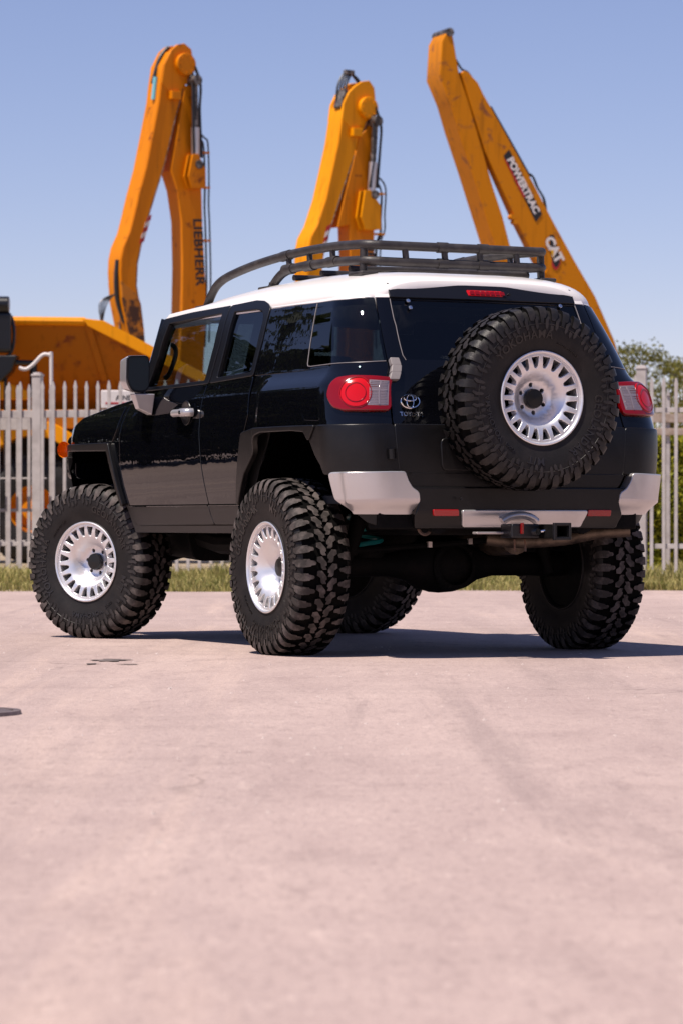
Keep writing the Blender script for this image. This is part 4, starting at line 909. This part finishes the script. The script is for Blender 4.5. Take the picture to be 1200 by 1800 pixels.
b = MB(); b.box((.25, .55, .56), (.5, .6, .22)); b.build('fuel_tank', M_UNDER, car, bevel=.03)
for s in (-1, 1):
    for y in (2.52, 2.86):
        b = MB(); b.tube([(s*.35, y, .52), (s*.72, 2.69, .40)], .035, 8); b.build('control_arm', M_UNDER, car)
    b = MB(); b.tube([(s*.55, 2.66, .42), (s*.48, 2.66, .98)], .045, 10); b.build('front_shock', M_UNDER, car)
ax = [(-.78, .062), (-.70, .07), (-.55, .062), (-.30, .062), (-.20, .085), (-.13, .125), (-.06, .145), (.0, .150), (.08, .145), (.15, .125), (.22, .085), (.32, .062), (.55, .062), (.70, .07), (.78, .062)]
b = MB(); b.lathe(ax, 24, Matrix.Translation((0, 0, .462))); b.build('rear_axle', M_UNDER, car)
b = MB(); b.lathe([(-.10, .10), (-.085, .125), (0, .13)], 20, Matrix.Translation((.02, -.06, .455)) @ Matrix.Rotation(R(90), 4, 'Z')); b.build('differential_cover', M_UNDER, car)
for k in range(10):
    a = k*.628; b = MB(); p = Vector((.02+.112*math.cos(a), -.135, .455+.112*math.sin(a))); b.tube([p, p+Vector((0, -.02, 0))], .009, 6); b.build('cover_bolt', M_UNDER, car)
for s in (-1, 1):
    b = MB(); X = -.42 if s < 0 else .40
    b.tube([(X+.085*math.cos(t*.30), .03+.085*math.sin(t*.30), .52+.0042*t*.9) for t in range(0, 100)], .0135, 8); b.build('coil_spring', M_TEAL, car)
    b = MB(); b.tube([(X, .03, .50), (X, .03, .53)], .10, 20); b.build('spring_seat', M_UNDER, car)
    b = MB(); b.tube([(s*.62, -.10, .42), (s*.52, -.12, .68)], .030, 10); b.tube([(s*.58, -.11, .52), (s*.5, -.13, .85)], .04, 10); b.build('rear_shock', M_UNDER, car)
    b = MB(); b.tube([(s*.52, .05, .42), (s*.48, 1.05, .58)], .028, 8); b.build('trailing_link', M_UNDER, car)
b = MB(); b.tube([(-.62, -.13, .535), (0, -.15, .575), (.55, -.14, .615)], .016, 8); b.build('panhard_rod', M_UNDER, car)
for x, z in ((-.14, .567), (.10, .583)):
    b = MB(); b.box((x, -.165, z+.002), (.022, .02, .03)); b.build('rod_clip', M_ROD, car)
for x, z in ((.255, .545), (.40, .56)):
    b = MB(); b.tube([(x, -.06, z), (x+.035, -.07, z+.018)], [.006, .018], 8); b.build('bump_stop', M_DECALY, car)
b = MB(); b.tube(smooth_path([(.10, -.35, .60), (.26, -.42, .585), (.48, -.50, .60), (.62, -.58, .63), (.78, -.66, .645)]), .036, 12); b.build('exhaust_pipe', M_EXH, car)
b = MB(); b.tube([(.30, .4, .58), (.30, -.30, .60)], .085, 14); b.build('silencer', M_EXH, car)
b = MB(); b.tube([(-.47+.035*math.cos(a*.35), -.74, .66+.035*math.sin(a*.35)) for a in range(18)], .009, 6, True); b.build('tow_loop', M_RUST, car)
for s in (-1, 1):
    panel_o = sheet('inner_panel', [(-2.0, .66), (-.43, .66), (-.10, 1.16), (.75, 1.18), (2.0, 1.18), (2.0, 1.44), (1.0, 1.42), (-.3, 1.42), (-1.95, 1.40)], FS(-.065, s), M_DARKIN, car, [], [t for t in TC if -2 < t < 2], [.9, 1.0, 1.1, 1.2, 1.3], .01, .001)
b = MB(); b.box((0, .75, .80), (1.62, 2.7, .04)); b.build('cabin_floor', M_DARKIN, car)
b = MB(); b.prism(round_poly([(1.72, 1.10), (2.05, 1.0), (2.08, 1.39), (1.85, 1.43), (1.72, 1.36)], .04), 1.56, lambda a, z, t: (t-.78, a, z)); b.build('dashboard', M_DARKIN, car, bevel=.02)
b = MB(); b.lathe([(0, .06), (.03, .055), (.03, 0)], 18, Matrix.Translation((-.40, 1.62, 1.42)) @ Matrix.Rotation(R(-90), 4, 'Z')); b.build('dial_pod', M_HEAD, car)
b = MB(); b.tube([(-.40+.18*math.cos(a*.2618), 1.52-.07*math.sin(a*.2618), 1.34+.165*math.sin(a*.2618)) for a in range(24)], .014, 8, True); b.tube([(-.40, 1.52, 1.34), (-.40, 1.70, 1.28)], .03, 8); b.tube([(-.57, 1.52, 1.34), (-.23, 1.52, 1.34)], .016, 8); b.build('steering_wheel', M_DARKIN, car)
for x in (-.40, .40):
    b = MB(); b.prism(round_poly([(.82, .98), (1.38, 1.02), (1.38, 1.14), (.95, 1.12), (.86, 1.60), (.72, 1.60)], .05, 3), .50, lambda a, z, t: (x-.25+t, a, z)); b.build('front_seat', M_SEAT, car, bevel=.04)
    b = MB(); b.prism(round_poly([(.70, 1.62), (.82, 1.62), (.80, 1.80), (.70, 1.80)], .03, 3), .26, lambda a, z, t: (x-.13+t, a, z)); b.build('headrest', M_SEAT, car, bevel=.03)
    b = MB(); b.prism(round_poly([(-.10, .98), (.42, 1.0), (.42, 1.10), (.02, 1.10), (-.08, 1.50), (-.22, 1.50)], .05, 3), .40, lambda a, z, t: (x*.52-.20+t, a, z)); b.build('rear_seat', M_SEAT, car, bevel=.04)
    b = MB(); b.prism(round_poly([(-.24, 1.51), (-.12, 1.51), (-.14, 1.66), (-.23, 1.66)], .03, 3), .22, lambda a, z, t: (x*.6-.11+t, a, z)); b.build('headrest', M_SEAT, car, bevel=.03)
for s in (-1, 1):
    b = MB(); b.tube(smooth_path([(s*.755, 1.93, 1.515), (s*.735, 1.91, 1.54), (s*.715, 1.88, 1.62), (s*.712, 1.865, 1.67), (s*.725, 1.87, 1.70), (s*.735, 1.88, 1.705)], 4), .014, 10); b.build('grab_handle', M_HEAD, car)
    b = MB(); b.tube([(s*.72, .84, 1.44), (s*.68, .82, 1.65), (s*.64, .80, 1.84)], .045, 8); b.tube([(s*.72, .25, 1.44), (s*.68, .22, 1.65), (s*.64, .2, 1.84)], .05, 8); b.build('cabin_pillar', M_DARKIN, car)
b = MB(); b.box((0, 1.83, 1.76), (.24, .03, .07)); b.build('inner_mirror', M_TRIM, car, bevel=.01)

# ------------------------------------------------------------------ wheels
TR = .463
PROF = [(0, .447), (.04, .4468), (.08, .4455), (.105, .443), (.122, .437), (.134, .425), (.1415, .408), (.1460, .385), (.1475, .360), (.1455, .330), (.1400, .300), (.1320, .272), (.1265, .252), (.1255, .242), (.130, .237), (.126, .229)]
ARC = [0.]
for i in range(1, len(PROF)): ARC.append(ARC[-1]+math.hypot(PROF[i][0]-PROF[i-1][0], PROF[i][1]-PROF[i-1][1]))
TX = tuple(zip(ARC, [p[0] for p in PROF])); TRr = tuple(zip(ARC, [p[1] for p in PROF]))
def prof_at(s):
    q = abs(s); x, r = _lerp(TX, q), _lerp(TRr, q); e = .002
    dx, dr = _lerp(TX, q+e)-_lerp(TX, q-e if q > e else q), _lerp(TRr, q+e)-_lerp(TRr, q-e if q > e else q)
    l = math.hypot(dx, dr); nx, nr = -dr/l, dx/l
    if s < 0: return -x, r, -nx, nr
    return x, r, nx, nr
def make_tyre():
    b = MB(); full = [(-x, r) for x, r in reversed(PROF)] + PROF[1:]
    tz = [q for q in full if abs(q[0]) < .124]; i0 = full.index(tz[0]); i1 = full.index(tz[-1])
    b.lathe(full[:i0+1], 96); b.lathe(full[i0:i1+1], 96, mi=3); b.lathe(full[i1:], 96)
    NP = 40; rnd = random.Random(5)
    cenA = [(.003, .42), (.018, .16), (.029, -.04), (.054, .0), (.056, .32), (.037, .50), (.034, .84), (.024, .96), (.004, .95), (.011, .70), (.003, .64)]
    shL = [(.060, .44), (.067, .30), (.092, .24), (.094, .16), (.126, .14), (.150, .14), (.194, .16), (.196, .42), (.170, .50), (.168, .68), (.150, .76), (.118, .78), (.090, .72), (.086, .64), (.064, .60)]
    shS = [(.068, .44), (.074, .32), (.098, .26), (.100, .18), (.126, .16), (.150, .16), (.178, .18), (.180, .52), (.160, .74), (.118, .76), (.094, .70), (.090, .62), (.072, .58)]
    lug = [(.160, .86), (.178, .62), (.216, .64), (.226, .78), (.210, .94), (.186, .90), (.166, 1.02)]
    lug2 = [(.202, .14), (.224, .16), (.234, .34), (.222, .48), (.204, .44)]
    def hgt(s):
        q = abs(s); return .0155 if q < .118 else (.0155-.0095*sst(.118, .165, q) if q < .165 else .006-.003*sst(.165, .215, q))
    def block(poly, k, sg, sh, mtop, sink=.002):
        cuts = [.03, .085, .118, .135, .150, .165, .18, .2]
        bm = bmesh.new(); vv = [bm.verts.new((sg*s, u, 0)) for s, u in poly]; ee = [bm.edges.new((vv[i], vv[(i+1) % len(vv)])) for i in range(len(vv))]
        bmesh.ops.triangle_fill(bm, edges=ee, use_beauty=True)
        for c in cuts: bmesh.ops.bisect_plane(bm, geom=bm.verts[:]+bm.edges[:]+bm.faces[:], dist=1e-6, plane_co=(sg*c, 0, 0), plane_no=(1, 0, 0))
        bm.verts.index_update(); top = []; bot = []; cs = sum(s for s, u in poly)/len(poly); cu = sum(u for s, u in poly)/len(poly)
        for v in bm.verts:
            s, u = v.co.x, v.co.y; x, r, nx, nr = prof_at(s); h = hgt(s)
            s2 = s + (sg*cs-s)*.05; u2 = u+(cu-u)*.06
            for arr, hh, uu in ((top, h, u2), (bot, -sink, u)):
                ang = 2*math.pi*(k+uu+sh)/NP; rr = r+nr*hh; arr.append((x+nx*hh, rr*math.cos(ang), rr*math.sin(ang)))
        n = len(top); F = [tuple(v.index for v in f.verts) for f in bm.faces]
        b.add(top, F, mtop)
        be = [(e.verts[0].index, e.verts[1].index) for e in bm.edges if len(e.link_faces) == 1]; bm.free()
        b.add(top+bot, [(i, j, n+j, n+i) for i, j in be], 3 if cs < .15 else 0)
    for k in range(NP):
        for sg in (1, -1):
            sh = 0 if sg > 0 else .5
            block(cenA, k, sg, sh, 1); block(shL if k % 2 else shS, k, sg, sh, 1); block(lug, k, sg, sh, 2)
            if k % 2 == 0: block(lug2, k, sg, sh, 2)
    for sg in (1, -1):                                       # fine rings moulded in the sidewall
        for s_, r_ in ((.197, .0022), (.335, .0028)):
            x, r, nx, nr = prof_at(sg*s_); b.tube([(x, r*math.cos(a*math.pi/48), r*math.sin(a*math.pi/48)) for a in range(96)], r_, 5, True, mi=2)
    o = b.build('tyre', [M_RUB, M_TREAD, M_SIDE, M_GROOVE], sharp=35); me = o.data; bpy.data.objects.remove(o); return me
TYRE = make_tyre()
DT = ((0, .104), (.06, .104), (.080, .102), (.092, .096), (.105, .080), (.122, .052), (.145, .027), (.168, .016), (.190, .013), (.208, .012), (.224, .012))
LIPX = -.131
def make_rim():
    def fn(p, q):
        r = math.hypot(p, q); d = _lerp(DT, r); g = (_lerp(DT, r+.002)-_lerp(DT, max(0, r-.002)))/.004
        n = Vector((-1, g*p/r if r > 1e-4 else 0, g*q/r if r > 1e-4 else 0)).normalized(); return (LIPX+d, p, q), n
    C = [(.2225*math.cos(a*math.pi/60), .2225*math.sin(a*math.pi/60)) for a in range(120)]; H = []
    for k in range(20):
        c = 2*math.pi*(k+.5)/20; pol = [(-.062, .151), (-.090, .160), (-.122, .205), (-.112, .2135), (.112, .2135), (.122, .205), (.090, .160), (.062, .151), (0, .147)]
        H.append([(r*math.cos(c+a), r*math.sin(c+a)) for a, r in pol])
    for k in range(6):
        c = math.pi/3*k+.41; H.append([(.069*math.cos(c)+.0145*math.cos(a*.5236+.13), .069*math.sin(c)+.0145*math.sin(a*.5236+.13)) for a in range(12)])
    g = [-.2073+.0213*k for k in range(20)]
    o = sheet('rim', C, fn, M_ALLOY, None, H, g, g, .030, .0045); me = o.data; bpy.data.objects.remove(o); return me
RIM = make_rim()
b = MB(); b.lathe([(LIPX+.012, .2215), (LIPX+.004, .2225), (LIPX-.002, .2265), (LIPX-.004, .232), (LIPX-.001, .2375), (LIPX+.008, .239), (.02, .225)], 96); b.lathe([(LIPX+.012, .2215), (LIPX+.05, .208), (.02, .205)], 96); b.lathe([(.02, .225), (.10, .225), (.12, .236), (.12, .222), (.09, .205), (.02, .205)], 96, mi=1); _o = b.build('rim_barrel', [M_ALLOY, M_UNDER]); BARREL = _o.data; bpy.data.objects.remove(_o)
b = MB(); b.lathe([(LIPX+.112, .0), (LIPX+.112, .050), (LIPX+.10, .051), (LIPX+.080, .049), (LIPX+.074, .045), (LIPX+.072, .0)], 32); _o = b.build('hub_cap', M_CAP); CAP = _o.data; bpy.data.objects.remove(_o)
b = MB(); b.lathe([(LIPX+.150, .0), (LIPX+.150, .165), (LIPX+.165, .167), (LIPX+.165, 0)], 40); b.lathe([(.085, .0), (.085, .218), (.112, .220), (.118, .15), (.118, 0)], 40, mi=1); _o = b.build('brake_disc', [M_BRAKE, M_UNDER]); DISC = _o.data; bpy.data.objects.remove(_o)
b = MB(); b.lathe([(LIPX+.135, .0), (LIPX+.135, .095), (LIPX+.145, .10)], 24); _o = b.build('hub', M_CAP); HUB = _o.data; bpy.data.objects.remove(_o)
def sidewall_text(word, r0, size, th0, extr=.0022, bold=.0, spacing=1.08, squeeze=1.0):
    def fn(x, y, z):
        r = r0+y; th = th0-x*squeeze/r0
        q = ARC[8]
        s_lo, s_hi = ARC[6], ARC[11]
        for _ in range(18):
            m_ = (s_lo+s_hi)/2
            if _lerp(TRr, m_) > r: s_lo = m_
            else: s_hi = m_
        X = _lerp(TX, s_lo); return (-(X+.0005+z+extr*.4), -r*math.cos(th), r*math.sin(th))
    V, F = text_mesh(word, size, extr, bold, spacing); return [fn(*p) for p in V], F
LETTERS = []
for word, r0, size, th, bold in (('YOKOHAMA', .318, .058, R(112), .0008), ('GEOLANDAR', .316, .056, R(-28), .0006), ('M/T', .316, .056, R(-98), .0006), ('G003', .312, .026, R(-128), 0), ('37x12.50R17LT 124Q', .285, .014, R(60), 0), ('YOKOHAMA', .318, .040, R(-160), .0004)):
    V, F = sidewall_text(word, r0, size, th, .0022, bold); LT = MB(); LT.add(V, F)
    _o = LT.build('sidewall_lettering', M_LET); LETTERS.append(_o.data); bpy.data.objects.remove(_o)
def wheel(name, loc, rz, spin):
    w = empty(name, loc, (spin, 0, rz), car)
    for nm, me in (('tyre', TYRE), ('rim', RIM), ('rim_barrel', BARREL), ('hub_cap', CAP), ('hub', HUB), ('brake_disc', DISC)) + tuple(('sidewall_lettering', q) for q in LETTERS):
        if nm == 'brake_disc' and name == 'spare_wheel': continue
        link(nm, me, None, w)
    if name == 'spare_wheel':
        ty = [c for c in w.children if c.name.startswith('tyre')][0]; me = ty.data.copy(); ty.data = me; me.materials[1] = M_TREAD2
    return w
AZ = TR-.010
wheel('wheel', (-.875, 0, AZ), 0, R(-165)); wheel('wheel', (.875, 0, AZ), math.pi, R(40))
ST = R(28)
kx = .80
wheel('wheel', (-kx-.075*math.cos(ST), 2.69-.075*math.sin(ST), AZ), ST, R(-75)); wheel('wheel', (kx+.075*math.cos(ST), 2.69+.075*math.sin(ST), AZ), math.pi+ST, R(10))
wheel('spare_wheel', (0.0, -.975, 1.305), R(90), 0)
b = MB(); b.box((0, -.84, 1.29), (.30, .10, .30)); b.box((0, -.90, 1.29), (.16, .12, .16)); b.build('spare_carrier', M_TRIM, car, bevel=.01)

# ------------------------------------------------------------------ vegetation
def leaf_quad(V, F, p, size, rnd, asp=.55):
    d = Vector((rnd.gauss(0, 1), rnd.gauss(0, 1), rnd.gauss(.2, .8))).normalized(); u = d.orthogonal().normalized(); u = (Matrix.Rotation(rnd.uniform(0, 6.28), 3, d) @ u); w = d.cross(u)
    b = len(V); a = size; V += [tuple(p-u*a*.5), tuple(p+w*a*asp*.5), tuple(p+u*a*.5+d*a*.1), tuple(p-w*a*asp*.5)]; F.append((b, b+1, b+2, b+3))
def tree_meshes(seed, H, RX, trunk_h, nclump, per, leaf, mat, clump_r=.35, zsq=.75, narrow=False):
    rnd = random.Random(seed); V = []; F = []; tb = MB(); limbs = []
    tb.tube(smooth_path([(0, 0, -.1), (rnd.uniform(-.1, .1), rnd.uniform(-.1, .1), trunk_h), (rnd.uniform(-.2, .2), rnd.uniform(-.2, .2), H*.8)], 4), [H*.028*(1-.085*i) for i in range(9)], 8)
    for k in range(nclump):
        a = rnd.uniform(0, 6.283); q = rnd.random()**.5; zz = rnd.uniform(-1, 1); rr = math.sqrt(max(0, 1-zz*zz))
        if narrow: rr = (1-(zz+1)/2)**.7
        c = Vector((RX*rr*q*math.cos(a), RX*rr*q*math.sin(a), trunk_h+(H-trunk_h)*(zz+1)/2))
        if k % 4 == 0: tb.tube([(0, 0, max(trunk_h*.8, c.z*.65)), tuple(c*.6+Vector((0, 0, c.z*.35))), tuple(c)], [H*.010, H*.006, .01], 5)
        cr = RX*clump_r*rnd.uniform(.6, 1.25)
        for j in range(int(per*rnd.uniform(.6, 1.3))):
            d = Vector((rnd.gauss(0, 1), rnd.gauss(0, 1), rnd.gauss(0, 1)*zsq)); d = d.normalized()*rnd.random()**.4
            leaf_quad(V, F, c+d*cr, leaf*rnd.uniform(.6, 1.4), rnd)
    me = bpy.data.meshes.new('crown'); me.from_pydata(V, [], F); me.materials.append(mat)
    o = tb.build('trunk', M_BARK); tm = o.data; bpy.data.objects.remove(o); return me, tm
def tree(name, label, loc, rz, sc, meshes, group):
    r = empty(name, loc, (0, 0, rz)); r.scale = (sc, sc, sc); tag(r, label, 'tree', group); link('crown', meshes[0], None, r); link('trunk', meshes[1], None, r); return r
ta = tree_meshes(11, 5.6, 1.7, 1.2, 75, 110, .105, M_LEAF, .28, .7); tb_ = tree_meshes(12, 5.9, 1.5, 1.0, 70, 100, .11, M_LEAF, .26, .9)
G1 = 'trees beyond the right fence'
tree('bushy_tree', 'feathery olive green tree directly beside the right edge of the tailgate', (7.6, 80, 0), .3, .93, ta, G1)
tree('bushy_tree', 'tallest olive green tree at the right edge behind the pickets', (9.75, 79, 0), 1.7, 1.0, tb_, G1)
tree('bushy_tree', 'low olive green tree in the gap between two taller ones at right', (8.7, 83, 0), 2.9, .86, tb_, G1)
tree('bushy_tree', 'olive green tree half hidden by the tail lamp at right', (6.6, 84, 0), 4.0, .92, ta, G1)
def hedge():
    rnd = random.Random(4); r = empty('hedge', (6.6, 46.5, 0)); tag(r, 'yellow green clipped hedge behind the right fence', 'hedge'); V = []; F = []
    for k in range(24000):
        x = rnd.uniform(-2.6, 2.6); y = rnd.uniform(-.55, .5); z = rnd.random()*1.95
        f = rnd.random()
        if f < .70: y = -.50-abs(rnd.gauss(0, .07))+.12*math.sin(x*3+z*4)
        elif f < .92: z = 1.88+abs(rnd.gauss(0, .09))+.06*math.sin(x*5)
        leaf_quad(V, F, Vector((x, y, max(z, .03))), rnd.uniform(.05, .11), rnd, .6)
    me = bpy.data.meshes.new('foliage'); me.from_pydata(V, [], F); link('foliage', me, M_HEDGE, r)
    b = MB(); b.box((0, .05, .92), (5.1, .85, 1.78)); b.build('dark_core', M_HEDGEIN, r)  # solid dark box as the hedge's core behind the leaves
hedge()
bf = empty('board_fence', (6.8, 45.3, 0)); tag(bf, 'low fence of weathered boards between the pickets and the hedge at right', 'fence')
for z, h_ in ((2.22, .13), (2.02, .10)):
    b = MB(); b.box((0, 0, z), (5.2, .04, h_)); b.build('board', M_WOOD, bf, bevel=.006)
for x in (-2.03, -.2, 1.6):
    b = MB(); b.box((x, .05, 1.25), (.055, .055, 2.6)); b.prism([(-.0275, 2.55), (.0275, 2.55), (.0, 2.64)], .055, lambda a, z, t: (x+a, t, z)); b.build('post', M_GALV, bf)
# the yard's far tree lines: they show in the black paint and the glass
td = tree_meshes(21, 8.5, 3.2, .9, 90, 90, .40, M_LEAFD, .34, .8); te = tree_meshes(22, 9.5, 2.8, .8, 90, 90, .40, M_LEAFD, .34, .9)
def tree_line(name, label, spots):
    V = []; F = []; mi = []
    for (x, y, a, sc, pair) in spots:
        M = Matrix.Translation((x, y, 0)) @ Matrix.Rotation(a, 4, 'Z') @ Matrix.Scale(sc, 4)
        for k, me in enumerate(pair):
            b0 = len(V); V += [tuple(M @ v.co) for v in me.vertices]; F += [tuple(b0+i for i in p.vertices) for p in me.polygons]; mi += [k]*len(me.polygons)
    me = bpy.data.meshes.new(name); me.from_pydata(V, [], F); me.materials.append(M_LEAFD); me.materials.append(M_BARK); me.polygons.foreach_set('material_index', mi)
    tag(link(name, me, None), label, 'trees', kind='stuff')
rnd = random.Random(2); sp1 = []; sp2 = []
for k in range(9):
    a = R(26+k*7.0); d = 25+rnd.uniform(-2, 3); sp1.append((-d*math.sin(a), 17.5+d*math.cos(a)*.9, rnd.uniform(0, 6), rnd.uniform(.75, 1.35), td if k % 2 else te))
for k in range(7):
    a = R(100+k*9); d = 34+rnd.uniform(-3, 3); sp2.append((d*math.sin(a), 16+d*math.cos(a), rnd.uniform(0, 6), rnd.uniform(.7, 1.05), te if k % 2 else td))
tree_line('tree_line', 'dark belt of broadleaf trees left of the yard, mirrored in the doors', sp1)
tree_line('tree_line', 'dark belt of broadleaf trees behind the camera, mirrored in the tailgate', sp2)
sp3 = []
for k in range(22):
    x = -66+k*6.2; sp3.append((x+rnd.uniform(-1.5, 1.5), 104+rnd.uniform(-4, 8), rnd.uniform(0, 6), rnd.uniform(.40, .54), td if k % 2 else te))
tree_line('tree_line', 'low dark belt of trees far behind the machines', sp3)
